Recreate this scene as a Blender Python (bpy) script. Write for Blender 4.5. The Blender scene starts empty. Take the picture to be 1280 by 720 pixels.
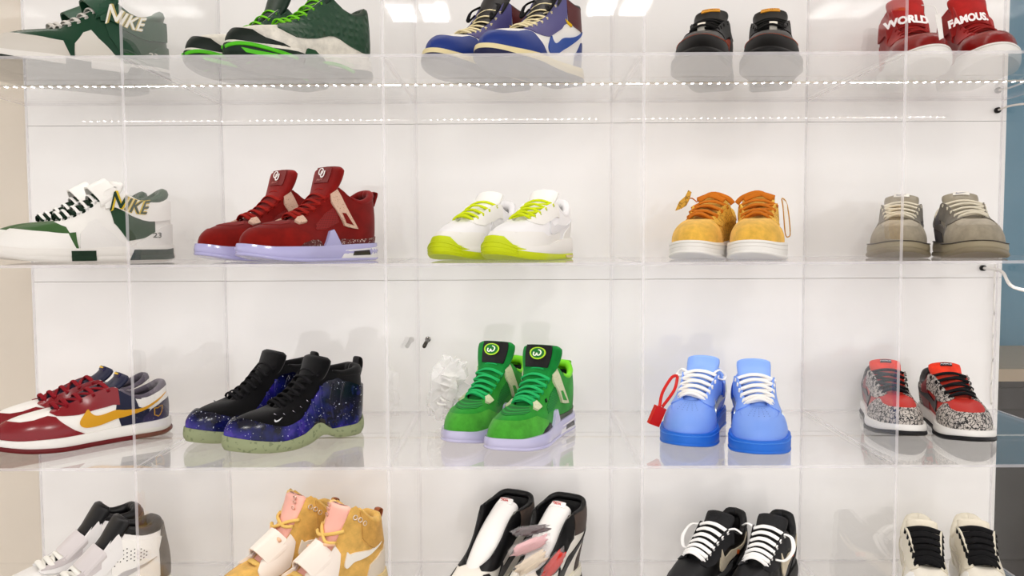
import bpy, math, random
import numpy as np
from mathutils import Vector, Matrix

# ------------------------------------------------------------------ camera, world, lights, exposure
scene = bpy.context.scene
COL = scene.collection
F_PX, CAM_D, CAM_Z = 1000.24, 1.3176, 1.50
PITCH, YAW, ROLL = .05798, -.00288, -.00482
cam_data = bpy.data.cameras.new('camera')
cam_data.sensor_fit = 'HORIZONTAL'
cam_data.sensor_width = 36.0
cam_data.lens = 36.0 * F_PX / 1280.0
cam_data.clip_start = .02
cam = bpy.data.objects.new('camera', cam_data)
COL.objects.link(cam)
_f = Vector((math.sin(YAW) * math.cos(PITCH), math.cos(YAW) * math.cos(PITCH), -math.sin(PITCH)))
_r = Vector((math.cos(YAW), -math.sin(YAW), 0))
_u = _r.cross(_f)
_r2 = _r * math.cos(ROLL) + _u * math.sin(ROLL)
_u2 = -_r * math.sin(ROLL) + _u * math.cos(ROLL)
mw = Matrix((( _r2.x, _u2.x, -_f.x, 0), (_r2.y, _u2.y, -_f.y, -CAM_D), (_r2.z, _u2.z, -_f.z, CAM_Z), (0, 0, 0, 1)))
cam.matrix_world = mw
scene.camera = cam

world = bpy.data.worlds.new('world')
scene.world = world
world.use_nodes = True
world.node_tree.nodes['Background'].inputs[0].default_value = (1.0, .968, .955, 1)
world.node_tree.nodes['Background'].inputs[1].default_value = 1.0

scene.view_settings.view_transform = 'Standard'
scene.view_settings.look = 'None'
scene.view_settings.gamma = 1
scene.view_settings.exposure = 0.34
try:
    scene.cycles.transparent_max_bounces = 48
    scene.cycles.max_bounces = 10
    scene.cycles.use_denoising = True
    scene.cycles.sample_clamp_indirect = 6
except Exception:
    pass

def area_light(name, loc, sx, sy, power, color=(1, .97, .93)):
    d = bpy.data.lights.new(name, 'AREA')
    d.shape = 'RECTANGLE'; d.size = sx; d.size_y = sy; d.energy = power; d.color = color
    o = bpy.data.objects.new(name, d); COL.objects.link(o); o.location = loc
    return o

CEIL_Z = 2.75
TROFFERS = [(-.51, -2.16), (.555, -2.06)]
for i, (x, y) in enumerate(TROFFERS):
    for dx in (-.085, .085):
        area_light('ceiling_lamp_light', (x + dx, y, CEIL_Z - .03), .13, .32, 5)

# ------------------------------------------------------------------ small helpers
def s2l(c):
    return c / 12.92 if c <= .04045 else ((c + .055) / 1.055) ** 2.4
def hexc(h):
    return tuple(s2l(int(h[i:i + 2], 16) / 255) ** 1.12 for i in (0, 2, 4)) + (1,)

_mats = {}
def nodes_of(m):
    return m.node_tree.nodes, m.node_tree.links
def mat(hx, kind='leather', rough=None, hx2=None, scale=None):
    key = (hx, kind, rough, hx2, scale)
    if key in _mats:
        return _mats[key]
    m = bpy.data.materials.new(kind + '_' + hx)
    m.use_nodes = True
    N, L = nodes_of(m)
    b = N['Principled BSDF']
    c1 = hexc(hx)
    c2 = hexc(hx2) if hx2 else None
    b.inputs['Base Color'].default_value = c1
    tc = N.new('ShaderNodeTexCoord')
    def noise(sc, det=2.0, rgh=.5):
        n = N.new('ShaderNodeTexNoise'); n.inputs['Scale'].default_value = sc
        n.inputs['Detail'].default_value = det; n.inputs['Roughness'].default_value = rgh
        L.new(tc.outputs['Object'], n.inputs['Vector']); return n
    def ramp(src, p0, p1, ca, cb):
        r = N.new('ShaderNodeValToRGB')
        r.color_ramp.elements[0].position = p0; r.color_ramp.elements[0].color = ca
        r.color_ramp.elements[1].position = p1; r.color_ramp.elements[1].color = cb
        L.new(src, r.inputs[0]); return r
    def bump(src, st, dist=.001):
        bm = N.new('ShaderNodeBump'); bm.inputs['Strength'].default_value = st
        bm.inputs['Distance'].default_value = dist
        L.new(src, bm.inputs['Height']); L.new(bm.outputs[0], b.inputs['Normal'])
    def mul(c, k):
        return tuple(min(1, v * k) for v in c[:3]) + (1,)
    R = {'leather': .42, 'suede': .95, 'mesh': .8, 'rubber': .5, 'ice': .18, 'speckle': .6, 'elephant': .55, 'galaxy': .2,
         'patent': .15, 'lace': .85, 'plain': .5, 'dimple': .5, 'metal': .25, 'fleece': .95, 'floral': .75, 'paper': .9}.get(kind, .5)
    b.inputs['Roughness'].default_value = R if rough is None else rough
    if kind in ('leather', 'rubber', 'plain'):
        b.inputs['Specular IOR Level'].default_value = .3
    if kind == 'leather':
        n = noise(scale or 260, 3); bump(n.outputs[0], .12)
    elif kind == 'suede':
        n = noise(scale or 45, 6, .65); r = ramp(n.outputs[0], .3, .7, mul(c1, .78), mul(c1, 1.18))
        L.new(r.outputs[0], b.inputs['Base Color']); n2 = noise(900, 2); bump(n2.outputs[0], .25)
        b.inputs['Sheen Weight'].default_value = .15
        b.inputs['Specular IOR Level'].default_value = .15
    elif kind == 'mesh':
        sc = scale or 95
        ws = []
        for ax in ('X', 'Z'):
            w = N.new('ShaderNodeTexWave'); w.bands_direction = ax; w.inputs['Scale'].default_value = sc
            L.new(tc.outputs['Object'], w.inputs['Vector']); ws.append(w)
        mx = N.new('ShaderNodeMath'); mx.operation = 'MAXIMUM'
        L.new(ws[0].outputs[1], mx.inputs[0]); L.new(ws[1].outputs[1], mx.inputs[1])
        r = ramp(mx.outputs[0], .45, .75, c2 or mul(c1, .35), c1)
        L.new(r.outputs[0], b.inputs['Base Color']); bump(mx.outputs[0], .5)
    elif kind == 'speckle':
        n = noise(scale or 330, 2); r = ramp(n.outputs[0], .60, .63, c1, c2 or (1, 1, 1, 1))
        L.new(r.outputs[0], b.inputs['Base Color'])
    elif kind == 'elephant':
        n = noise(120, 2)
        mixv = N.new('ShaderNodeMixRGB'); mixv.blend_type = 'LINEAR_LIGHT'; mixv.inputs[0].default_value = .007
        L.new(tc.outputs['Object'], mixv.inputs[1]); L.new(n.outputs['Color'], mixv.inputs[2])
        v = N.new('ShaderNodeTexVoronoi'); v.feature = 'DISTANCE_TO_EDGE'; v.inputs['Scale'].default_value = scale or 190
        L.new(mixv.outputs[0], v.inputs['Vector'])
        r = ramp(v.outputs['Distance'], .07, .12, c2 or (.01, .01, .01, 1), c1)
        L.new(r.outputs[0], b.inputs['Base Color'])
    elif kind == 'galaxy':
        n = noise(11, 4, .6)
        r = N.new('ShaderNodeValToRGB'); cr = r.color_ramp
        cr.elements[0].position = .43; cr.elements[0].color = hexc('0a0c26')
        cr.elements[1].position = .80; cr.elements[1].color = hexc('d7a4e8')
        for p, h in ((.49, '141c58'), (.56, '2a2480'), (.62, '4a349c'), (.68, '3440b0')):
            e = cr.elements.new(p); e.color = hexc(h)
        L.new(n.outputs[0], r.inputs[0])
        st = noise(420, 0); rs = ramp(st.outputs[0], .78, .82, (0, 0, 0, 1), (.8, .85, 1, 1))
        ad = N.new('ShaderNodeMixRGB'); ad.blend_type = 'ADD'; ad.inputs[0].default_value = 1
        L.new(r.outputs[0], ad.inputs[1]); L.new(rs.outputs[0], ad.inputs[2]); L.new(ad.outputs[0], b.inputs['Base Color'])
        b.inputs['Specular IOR Level'].default_value = .35
    elif kind == 'dimple':
        v = N.new('ShaderNodeTexVoronoi'); v.inputs['Scale'].default_value = scale or 75
        v.inputs['Randomness'].default_value = .35
        L.new(tc.outputs['Object'], v.inputs['Vector'])
        r = ramp(v.outputs['Distance'], .0, .55, (0, 0, 0, 1), (1, 1, 1, 1)); bump(r.outputs[0], .9, .003)
    elif kind == 'floral':
        n = noise(70, 3)
        w = N.new('ShaderNodeTexVoronoi'); w.feature = 'DISTANCE_TO_EDGE'; w.inputs['Scale'].default_value = 75
        mixv = N.new('ShaderNodeMixRGB'); mixv.blend_type = 'LINEAR_LIGHT'; mixv.inputs[0].default_value = .02
        L.new(tc.outputs['Object'], mixv.inputs[1]); L.new(n.outputs['Color'], mixv.inputs[2]); L.new(mixv.outputs[0], w.inputs['Vector'])
        r = ramp(w.outputs['Distance'], .03, .09, c2 or mul(c1, .6), c1)
        L.new(r.outputs[0], b.inputs['Base Color']); bump(r.outputs[0], .3)
    elif kind == 'ice':
        b.inputs['Specular IOR Level'].default_value = .6
        b.inputs['Subsurface Weight'].default_value = .0
        b.inputs['Coat Weight'].default_value = .3
    elif kind == 'lace':
        n = noise(700, 2); bump(n.outputs[0], .3)
        b.inputs['Specular IOR Level'].default_value = .2
    elif kind == 'metal':
        b.inputs['Metallic'].default_value = 1
    elif kind in ('fleece', 'paper'):
        n = noise(scale or 140, 4); bump(n.outputs[0], .5, .004)
    _mats[key] = m
    return m

def mesh_obj(name, V, Fc, m, parent=None, smooth=True):
    me = bpy.data.meshes.new(name)
    me.from_pydata([tuple(map(float, v)) for v in V], [], [tuple(int(i) for i in f) for f in Fc])
    if smooth:
        me.polygons.foreach_set('use_smooth', [True] * len(me.polygons))
    me.materials.append(m)
    me.update()
    o = bpy.data.objects.new(name, me)
    COL.objects.link(o)
    if parent is not None:
        o.parent = parent
    return o

def tag(o, label=None, cat=None, group=None, kind=None):
    if label: o['label'] = label
    if cat: o['category'] = cat
    if group: o['group'] = group
    if kind: o['kind'] = kind
    return o

def empty(name, loc, rz=0):
    o = bpy.data.objects.new(name, None)
    COL.objects.link(o)
    o.location = loc; o.rotation_euler = (0, 0, rz)
    o.empty_display_size = .05
    return o

class MB:
    def __init__(s): s.V = []; s.F = []
    def add(s, V, F):
        k = len(s.V); s.V += [tuple(v) for v in V]; s.F += [tuple(i + k for i in f) for f in F]
    def box(s, a, b):
        (x0, y0, z0), (x1, y1, z1) = a, b
        s.add([(x0, y0, z0), (x1, y0, z0), (x1, y1, z0), (x0, y1, z0), (x0, y0, z1), (x1, y0, z1), (x1, y1, z1), (x0, y1, z1)],
              [(0, 3, 2, 1), (4, 5, 6, 7), (0, 1, 5, 4), (1, 2, 6, 5), (2, 3, 7, 6), (3, 0, 4, 7)])
    def tube(s, P, rw, rh=None, seg=8, up=(0, 0, 1), closed=False):
        V, F = sweep(P, rw, rh, seg, up, closed); s.add(V, F)
    def build(s, name, m, parent=None, smooth=True):
        return mesh_obj(name, s.V, s.F, m, parent, smooth)

def spline(P, n):
    """Catmull-Rom through P, n samples per span"""
    P = np.asarray(P, float); out = []
    for i in range(len(P) - 1):
        p0 = P[max(i - 1, 0)]; p1 = P[i]; p2 = P[i + 1]; p3 = P[min(i + 2, len(P) - 1)]
        for k in range(n):
            t = k / n
            out.append(.5 * (2 * p1 + (p2 - p0) * t + (2 * p0 - 5 * p1 + 4 * p2 - p3) * t * t + (3 * p1 - p0 - 3 * p2 + p3) * t ** 3))
    out.append(P[-1]); return np.array(out)

def cspline(P, n):
    P = np.asarray(P, float); m = len(P); out = []
    for i in range(m):
        p0, p1, p2, p3 = P[i - 1], P[i], P[(i + 1) % m], P[(i + 2) % m]
        for k in range(n):
            t = k / n
            out.append(.5 * (2 * p1 + (p2 - p0) * t + (2 * p0 - 5 * p1 + 4 * p2 - p3) * t * t + (3 * p1 - p0 - 3 * p2 + p3) * t ** 3))
    return np.array(out)

def sweep(P, rw, rh=None, seg=8, up=(0, 0, 1), closed=False):
    """tube of elliptic section along P: rw across, rh along the up hint"""
    P = np.asarray(P, float); n = len(P)
    rw = np.broadcast_to(np.asarray(rw, float), (n,)); rh = rw if rh is None else np.broadcast_to(np.asarray(rh, float), (n,))
    up = np.asarray(up, float)
    if up.ndim == 1: up = np.tile(up, (n, 1))
    if closed: T = np.roll(P, -1, 0) - np.roll(P, 1, 0)
    else: T = np.gradient(P, axis=0)
    T /= np.linalg.norm(T, axis=1)[:, None] + 1e-12
    B = np.cross(T, up); bl = np.linalg.norm(B, axis=1)
    for i in range(n):
        if bl[i] < 1e-4: B[i] = B[i - 1] if i else np.cross(T[i], (1, 0, .3))
    B /= np.linalg.norm(B, axis=1)[:, None] + 1e-12
    U = np.cross(B, T)
    V = []
    for i in range(n):
        for k in range(seg):
            an = 2 * math.pi * k / seg
            V.append(P[i] + B[i] * math.cos(an) * rw[i] + U[i] * math.sin(an) * rh[i])
    F = []
    for i in range(n if closed else n - 1):
        j = (i + 1) % n
        for k in range(seg):
            l = (k + 1) % seg
            F.append((i * seg + k, i * seg + l, j * seg + l, j * seg + k))
    if not closed:
        F.append(tuple(range(seg - 1, -1, -1))); F.append(tuple((n - 1) * seg + k for k in range(seg)))
    return V, F

def pchip(X, Y, x):
    X = np.asarray(X, float); Y = np.asarray(Y, float); x = np.asarray(x, float)
    h = np.diff(X); d = np.diff(Y) / h
    m = np.zeros(len(X))
    m[0], m[-1] = d[0], d[-1]
    for i in range(1, len(X) - 1):
        if d[i - 1] * d[i] > 0:
            w1 = 2 * h[i] + h[i - 1]; w2 = h[i] + 2 * h[i - 1]
            m[i] = (w1 + w2) / (w1 / d[i - 1] + w2 / d[i])
    x = np.clip(x, X[0], X[-1])
    i = np.clip(np.searchsorted(X, x) - 1, 0, len(X) - 2)
    t = (x - X[i]) / h[i]
    return ((1 + 2 * t) * (1 - t) ** 2) * Y[i] + t * (1 - t) ** 2 * h[i] * m[i] + t * t * (3 - 2 * t) * Y[i + 1] + t * t * (t - 1) * h[i] * m[i + 1]

def clip_cell(poly, x0, x1, y0, y1):
    for ax, lim, sg in ((0, x0, 1), (0, x1, -1), (1, y0, 1), (1, y1, -1)):
        if not poly: return []
        out = []
        for i in range(len(poly)):
            a, b = poly[i - 1], poly[i]
            da, db = sg * (a[ax] - lim), sg * (b[ax] - lim)
            if (da >= 0) != (db >= 0):
                t = da / (da - db)
                out.append((a[0] + (b[0] - a[0]) * t, a[1] + (b[1] - a[1]) * t))
            if db >= 0: out.append(b)
        poly = out
    return poly

def grid_fill(poly, du, dv):
    us = [p[0] for p in poly]; vs = [p[1] for p in poly]
    V = []; idx = {}; F = []
    for i in range(math.floor(min(us) / du), math.floor((max(us) - 1e-9) / du) + 1):
        for j in range(math.floor(min(vs) / dv), math.floor((max(vs) - 1e-9) / dv) + 1):
            c = clip_cell(poly, i * du, (i + 1) * du, j * dv, (j + 1) * dv)
            f = []
            for p in c:
                k = (round(p[0], 5), round(p[1], 5))
                if k not in idx: idx[k] = len(V); V.append(k)
                if not f or f[-1] != idx[k]: f.append(idx[k])
            if len(f) > 1 and f[0] == f[-1]: f.pop()
            if len(set(f)) >= 3: F.append(tuple(dict.fromkeys(f)))
    return V, F

_txt = {}
def text_mesh(s, shear=0.0, weight=0.0, space=1.0):
    """flat lettering, height 1, centred: 2D verts and faces"""
    k = (s, shear, weight, space)
    if k in _txt: return _txt[k]
    cu = bpy.data.curves.new('lettering', 'FONT'); cu.body = s; cu.size = 1.0; cu.shear = shear; cu.offset = weight
    cu.space_character = space; cu.resolution_u = 3; cu.align_x = 'CENTER'
    o = bpy.data.objects.new('lettering', cu); COL.objects.link(o)
    bpy.context.view_layer.update()
    dg = bpy.context.evaluated_depsgraph_get()
    me = o.evaluated_get(dg).to_mesh()
    V = np.array([v.co[:2] for v in me.vertices]); Fc = [tuple(p.vertices) for p in me.polygons]
    o.evaluated_get(dg).to_mesh_clear()
    bpy.data.objects.remove(o); bpy.data.curves.remove(cu)
    h = V[:, 1].max() - V[:, 1].min()
    V = (V - [0, (V[:, 1].max() + V[:, 1].min()) / 2]) / h
    V[:, 0] -= (V[:, 0].max() + V[:, 0].min()) / 2
    _txt[k] = (V, Fc); return _txt[k]

# ------------------------------------------------------------------ the shoe maker
def q_of(a):
    return math.acos(max(-1, min(1, 1 - 2 * a))) / math.pi

LAT = [(0, .036), (.3, .037), (.5, .043), (.70, .053), (.85, .052), (1, .046)]
MED = [(0, .036), (.3, .031), (.5, .034), (.70, .047), (.85, .049), (1, .046)]
SPRING = [(0, .004), (.08, 0), (.6, 0), (.8, .003), (1, .013)]

class Shoe:
    """local frame: heel at x=-L/2, toe at x=+L/2, z up from the ground; q runs round the foot (0 heel, +-1 toe, + lateral)"""
    def __init__(s, sp, foot, loc, yaw, label, group, name='sneaker', pitch=0, roll=0):
        s.P = {}; s.label = None; s.sp = sp; s.L = sp.get('L', .295); s.lat = 1 if foot == 'L' else -1
        s.W = sp.get('W', .95); s.foot = foot
        s.root = empty(name, loc); s.root.rotation_euler = (roll, pitch, yaw)
        tag(s.root, label, 'sneaker', group)
        T = sp['T']
        s.Tq = [q_of(k[0]) for k in T]; s.Tx = [k[1] for k in T]; s.Ty = [k[2] for k in T]; s.Tz = [k[3] for k in T]
        s.zt = sp['zt']; s.zb = sp.get('zb', SPRING); s.toe = sp.get('toe', 2.3); s.toea = sp.get('toea', .60)
        s.toeh = sp.get('toeh', .030); s.bul = sp.get('bulge', .005); s.toeflat = sp.get('toeflat', .5)
    # --- outline
    def wrap(s, q):
        return (np.asarray(q, float) + 1) % 2 - 1
    def outl(s, q, out=0.0):
        q = s.wrap(q); a = (1 - np.cos(np.pi * q)) / 2; sg = np.where(q < 0, -1.0, 1.0)
        def base(q):
            q = s.wrap(q); a = (1 - np.cos(np.pi * q)) / 2; sg = np.where(q < 0, -1.0, 1.0)
            w = np.where(sg > 0, pchip(*zip(*LAT), a), pchip(*zip(*MED), a)) * s.W
            hr = np.sqrt(np.clip(1 - (1 - np.minimum(a / .15, 1)) ** 2, 0, 1))
            tt = np.clip((a - s.toea) / (1 - s.toea), 0, 1)
            tr = np.sqrt(np.clip(1 - tt ** s.toe, 0, 1))
            c = -.007 * np.clip((a - .45) / .55, 0, 1) ** 2
            return np.stack([a * s.L, c + sg * w * hr * tr], -1)
        p = base(q); e = 2e-3
        d = base(q + e) - base(q - e)
        nrm = np.stack([-d[..., 1], d[..., 0]], -1)
        nrm = nrm / (np.linalg.norm(nrm, axis=-1)[..., None] + 1e-12)
        # orientation: outward
        ctr = np.stack([np.clip(p[..., 0], .15 * s.L, .75 * s.L), 0 * p[..., 0]], -1)
        sgn = np.sign(np.sum((p - ctr) * nrm, -1)); sgn[sgn == 0] = 1
        nrm = nrm * sgn[..., None]
        return a, p + nrm * out, nrm
    def fin(s, X):
        X = np.array(X, float); X[..., 1] *= s.lat; X[..., 0] -= s.L / 2
        return X
    def top(s, q):
        aq = np.abs(s.wrap(q)); sg = np.where(s.wrap(q) < 0, -1.0, 1.0)
        return np.stack([pchip(s.Tq, s.Tx, aq) * s.L, sg * pchip(s.Tq, s.Ty, aq) * s.W, pchip(s.Tq, s.Tz, aq)], -1)
    def _S(s, q, t, inset=0.0):
        q = np.atleast_1d(np.asarray(q, float)); t = np.atleast_1d(np.asarray(t, float))
        a, p, n = s.outl(q, -.002)
        zP = pchip(*zip(*s.zt), a) - .003
        P = np.concatenate([p, zP[..., None]], -1); T = s.top(q)
        n3 = np.concatenate([n, 0 * zP[..., None]], -1)
        k = np.clip((a - .58) / .3, 0, 1); k = k * k * (3 - 2 * k)
        H = T[..., 2] - P[..., 2]; dist = np.linalg.norm((T - P)[..., :2], axis=-1)
        up = np.array([0, 0, 1.0])
        h1 = (1 - k) * .38 * H + k * s.toeh
        b1 = (1 - k) * s.bul + k * .002
        o2 = (1 - k) * (.25 * dist + .003) + k * s.toeflat * dist
        d2 = (1 - k) * .35 * H + k * .002
        hd = (P - T) * [1, 1, 0]; hd = hd / (np.linalg.norm(hd, axis=-1)[..., None] + 1e-9)
        P1 = P + up * h1[..., None] + n3 * b1[..., None]
        P2 = T + (hd * k[..., None] + n3 * (1 - k)[..., None]) * o2[..., None] - up * d2[..., None]
        t = t[..., None]
        return (1 - t) ** 3 * P + 3 * (1 - t) ** 2 * t * P1 + 3 * (1 - t) * t * t * P2 + t ** 3 * T
    def S(s, q, t):
        return s.fin(s._S(q, t))
    def normal(s, f, q, t):
        e = 4e-3
        q = np.atleast_1d(np.asarray(q, float)); t = np.atleast_1d(np.asarray(t, float))
        dq = f(q + e, t) - f(q - e, t)
        t1 = np.minimum(t + e, 1.3); t0 = np.maximum(t - e, 0)
        dt = f(q, t1) - f(q, t0)
        n = np.cross(dq, dt); n /= np.linalg.norm(n, axis=-1)[..., None] + 1e-12
        X = f(q, t)
        c = np.stack([np.clip(X[..., 0], -.30 * s.L, .2 * s.L), 0 * X[..., 0], 0 * X[..., 0] + .035], -1)
        sg = np.sign(np.sum((X - c) * n, -1)); sg[sg == 0] = 1
        return n * sg[..., None]
    # --- parts
    def upper(s, m, name='upper'):
        nq, nt = 88, 15
        qs = np.linspace(-1, 1, nq, endpoint=False); ts = np.linspace(0, 1, nt)
        Q, Tt = np.meshgrid(qs, ts, indexing='ij')
        V = s.S(Q.ravel(), Tt.ravel())
        F = [(i * nt + j, ((i + 1) % nq) * nt + j, ((i + 1) % nq) * nt + j + 1, i * nt + j + 1) for i in range(nq) for j in range(nt - 1)]
        s.up = mesh_obj(name, V, F, m, s.root)
        return s.up
    def lining(s, m, mi=None):
        nq = 64; qs = np.linspace(-1, 1, nq, endpoint=False)
        T = s.top(qs); a, p, n = s.outl(qs, -.010)
        z = pchip(*zip(*s.zt), a) + .004
        B = np.concatenate([p, z[..., None]], -1)
        n3 = np.concatenate([n, 0 * n[..., :1]], -1)
        rows = [T, T - n3 * .003 + [0, 0, -.004], T * .55 + B * .45 - n3 * .003, B]
        V = s.fin(np.concatenate(rows))
        F = [(r * nq + i, r * nq + (i + 1) % nq, (r + 1) * nq + (i + 1) % nq, (r + 1) * nq + i) for r in range(3) for i in range(nq)]
        lin = mesh_obj('lining', V, F, m, s.root)
        h = nq // 2
        I = s.fin(B + [0, 0, .001])
        Fi = []
        for i in range(h):
            l0, l1 = h + i, (h + i + 1) % nq
            m0, m1 = h - i, h - i - 1
            f = tuple(dict.fromkeys((l0, l1, m1, m0))) if i < h else ()
            if len(f) >= 3: Fi.append(f)
        mesh_obj('insole', I, Fi, mi or m, lin)
    def sole(s, name, m, zb, zt, out=.004, bul=.0015, nz=5, taper=.002, parent=None):
        def W(q, t):
            q = np.atleast_1d(np.asarray(q, float)); t = np.atleast_1d(np.asarray(t, float))
            a, p0, n = s.outl(q, 0)
            o = out + bul * np.sin(np.pi * np.clip(t, 0, 1)) - taper * (1 - np.clip(t * 4, 0, 1)) ** 2
            p = p0 + n * o[..., None]
            b = pchip(*zip(*zb), a); c = pchip(*zip(*zt), a)
            return s.fin(np.concatenate([p, (b + (c - b) * t)[..., None]], -1))
        s.Wf = W
        nq = 80; qs = np.linspace(-1, 1, nq, endpoint=False); ts = np.linspace(0, 1, nz)
        Q, Tt = np.meshgrid(qs, ts, indexing='ij')
        V = list(W(Q.ravel(), Tt.ravel()))
        F = [(i * nz + j, ((i + 1) % nq) * nz + j, ((i + 1) % nq) * nz + j + 1, i * nz + j + 1) for i in range(nq) for j in range(nz - 1)]
        h = nq // 2
        for j, fl in ((0, 0), (nz - 1, 1)):
            k = len(V); V += [V[i * nz + j] for i in range(nq)]
            for i in range(h):
                f = tuple(dict.fromkeys((h + i, (h + i + 1) % nq, h - i - 1, h - i)))
                f = tuple(k + v for v in f)
                if len(f) >= 3: F.append(f if fl else f[::-1])
        s.last_sole = mesh_obj(name, V, F, m, parent or s.root)
        return s.last_sole
    def panel(s, name, m, pts, off=.0014, sides='both', wrapc=False, sm=False, f=None, du=.035, dv=.09, parent=None, inner=-.001):
        f = f or s.S
        poly = [(q_of(a), t) for a, t in pts]
        if sm:
            poly = [(min(1, max(0, u)), max(0, v)) for u, v in cspline(poly, 5)]
        V2, F2 = grid_fill(poly, du, dv)
        if not F2: return None
        dense = []
        for i in range(len(poly)):
            a, b = np.array(poly[i]), np.array(poly[(i + 1) % len(poly)])
            n = max(1, int(math.ceil(np.abs((b - a) / [.03, .08]).max())))
            for k in range(n): dense.append(tuple(a + (b - a) * k / n))
        outs = []; jobs = []
        sg = {'lat': [1], 'med': [-1], 'both': [1, -1]}[sides]
        mb = MB()
        for sgn in sg:
            if not wrapc: mb = MB()
            U = np.array([v[0] for v in V2]) * sgn; T = np.array([v[1] for v in V2])
            X = f(U, T) + s.normal(f, U, T) * off
            fl = (sgn * s.lat) < 0
            mb.add(X, [g[::-1] for g in F2] if fl else F2)
            D = np.array(dense); Uq = D[:, 0] * sgn
            nn = s.normal(f, Uq, D[:, 1]); X0 = f(Uq, D[:, 1])
            A = X0 + nn * off; B = X0 + nn * inner
            n = len(D); Fw = []
            for i in range(n):
                j = (i + 1) % n
                if wrapc and ((D[i, 0] > .999 and D[j, 0] > .999) or (D[i, 0] < .001 and D[j, 0] < .001)): continue
                Fw.append((i, i + n, j + n, j) if not fl else (j, j + n, i + n, i))
            mb.add(np.concatenate([A, B]), Fw)
            if not wrapc: outs.append(mb.build(name, m, parent or s.root))
        if wrapc: outs.append(mb.build(name, m, parent or s.root))
        s.P[name] = outs
        return outs
    def decal(s, name, m, V2, F2, a, t, size, side='lat', rot=0.0, off=.002, f=None, parent=None, xs=1.0):
        f = f or s.S; q = q_of(a) * (1 if side == 'lat' else -1)
        e = 5e-3
        C = f(q, t)[0]; n = s.normal(f, q, t)[0]
        dq = (f(q + e, t)[0] - f(q - e, t)[0]) / (2 * e); dt = (f(q, t + e)[0] - f(q, t - e)[0]) / (2 * e)
        e1 = np.cross((0, 0, 1), n); e1 /= np.linalg.norm(e1); e2 = np.cross(n, e1)
        cr, sr = math.cos(rot), math.sin(rot)
        E1 = e1 * cr + e2 * sr; E2 = -e1 * sr + e2 * cr
        V2 = np.asarray(V2) * size
        D = V2[:, :1] * xs * E1 + V2[:, 1:] * E2
        J = np.stack([dq, dt], 1)
        sol = np.linalg.lstsq(J, D.T, rcond=None)[0].T
        U = q + sol[:, 0]; Tt = np.clip(t + sol[:, 1], 0, 1.2)
        X = f(U, Tt) + s.normal(f, U, Tt) * off
        return mesh_obj(name, X, F2, m, parent or s.root, smooth=False)
    def text(s, body, m, a, t, size, side='lat', rot=0, off=.002, shear=0, weight=0, name='lettering', f=None, xs=1.0, parent=None):
        V, F = text_mesh(body, shear, weight)
        return s.decal(name, m, V, F, a, t, size, side, rot, off, f, xs=xs, parent=parent)
    def swoosh(s, m, a0=.10, a1=.60, t0=.18, t1=.80, off=.0024, sides='both', name='side_logo', curve=1.0):
        # tail at the heel, hook at the toe side
        pts = [(0, 1.0), (.2, .80), (.4, .60), (.58, .45), (.72, .37), (.81, .40), (.87, .54), (.925, .76), (.97, .58), (1.0, .38), (.99, .20),
               (.94, .06), (.85, .0), (.72, .02), (.5, .19), (.25, .58)]
        P = [(a0 + (a1 - a0) * x, t0 + (t1 - t0) * y) for x, y in pts]
        return s.panel(name, m, P, off=off, sides=sides, sm=True, du=.02, dv=.05)
    def collar(s, m, a1=.34, r0=.006, r1=.003, name='collar', a0=0):
        q1 = q_of(a1); qs = np.linspace(-q1, q1, 41)
        T = s.top(qs); a, p, n = s.outl(qs)
        n3 = np.concatenate([n, 0 * n[:, :1]], -1)
        r = r1 + (r0 - r1) * (1 - (np.abs(qs) / q1) ** 2.5)
        P = s.fin(T - n3 * r[:, None] * .7 + np.array([0, 0, -.001]))
        mb = MB(); mb.tube(P, r, r * 1.15, 8)
        return mb.build(name, m, s.root)
    def tongue(s, pts, m, th=.010, curv=.25, name='tongue', ml=None):
        """pts (x fraction, z, half width) from throat to top"""
        K = np.array(pts, float); C = spline(np.stack([K[:, 0] * s.L, K[:, 1], K[:, 2]], 1), 4)
        n = len(C); path = np.stack([C[:, 0], 0 * C[:, 0], C[:, 1]], 1); hw = C[:, 2] * s.W
        d = np.gradient(path, axis=0); d /= np.linalg.norm(d, axis=1)[:, None]
        N = np.stack([d[:, 2], 0 * d[:, 0], -d[:, 0]], 1)    # towards the front/top
        N *= np.where(N[:, 2:] + N[:, :1] < 0, -1, 1)
        s._tg = (path, hw, N, th, curv)
        seg = 16; V = []; F = []
        for i in range(n):
            endf = min(1, .45 + .55 * min(1, (n - 1 - i) / 2.0))
            for k in range(seg):
                an = 2 * math.pi * k / seg
                cy = math.copysign(abs(math.cos(an)) ** .7, math.cos(an)); cz = math.copysign(abs(math.sin(an)) ** .6, math.sin(an))
                y = hw[i] * cy * (endf ** .3)
                V.append(path[i] + [0, y, 0] + N[i] * (cz * th / 2 * endf - curv * (cy * cy) * hw[i]))
        for i in range(n - 1):
            for k in range(seg):
                l = (k + 1) % seg
                F.append((i * seg + k, i * seg + l, (i + 1) * seg + l, (i + 1) * seg + k))
        F.append(tuple(range(seg))); F.append(tuple((n - 1) * seg + k for k in range(seg - 1, -1, -1)))
        s.tg = mesh_obj(name, s.fin(np.array(V)), F, m, s.root)
        return s.tg
    def tongue_f(s, u, v, lift=0):
        """u 0..1 along the tongue from throat to top, v -1..1 across"""
        path, hw, N, th, curv = s._tg
        x = np.linspace(0, 1, len(path))
        ip = lambda A: np.stack([np.interp(u, x, A[:, k]) for k in range(3)], -1)
        p, nn = ip(path), ip(N); w = np.interp(u, x, hw)
        v = np.asarray(v, float)
        return s.fin(p + np.stack([0 * v, w * v, 0 * v], -1) + nn * ((th * .5 + lift) - curv * v * v * w)[..., None])
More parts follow.
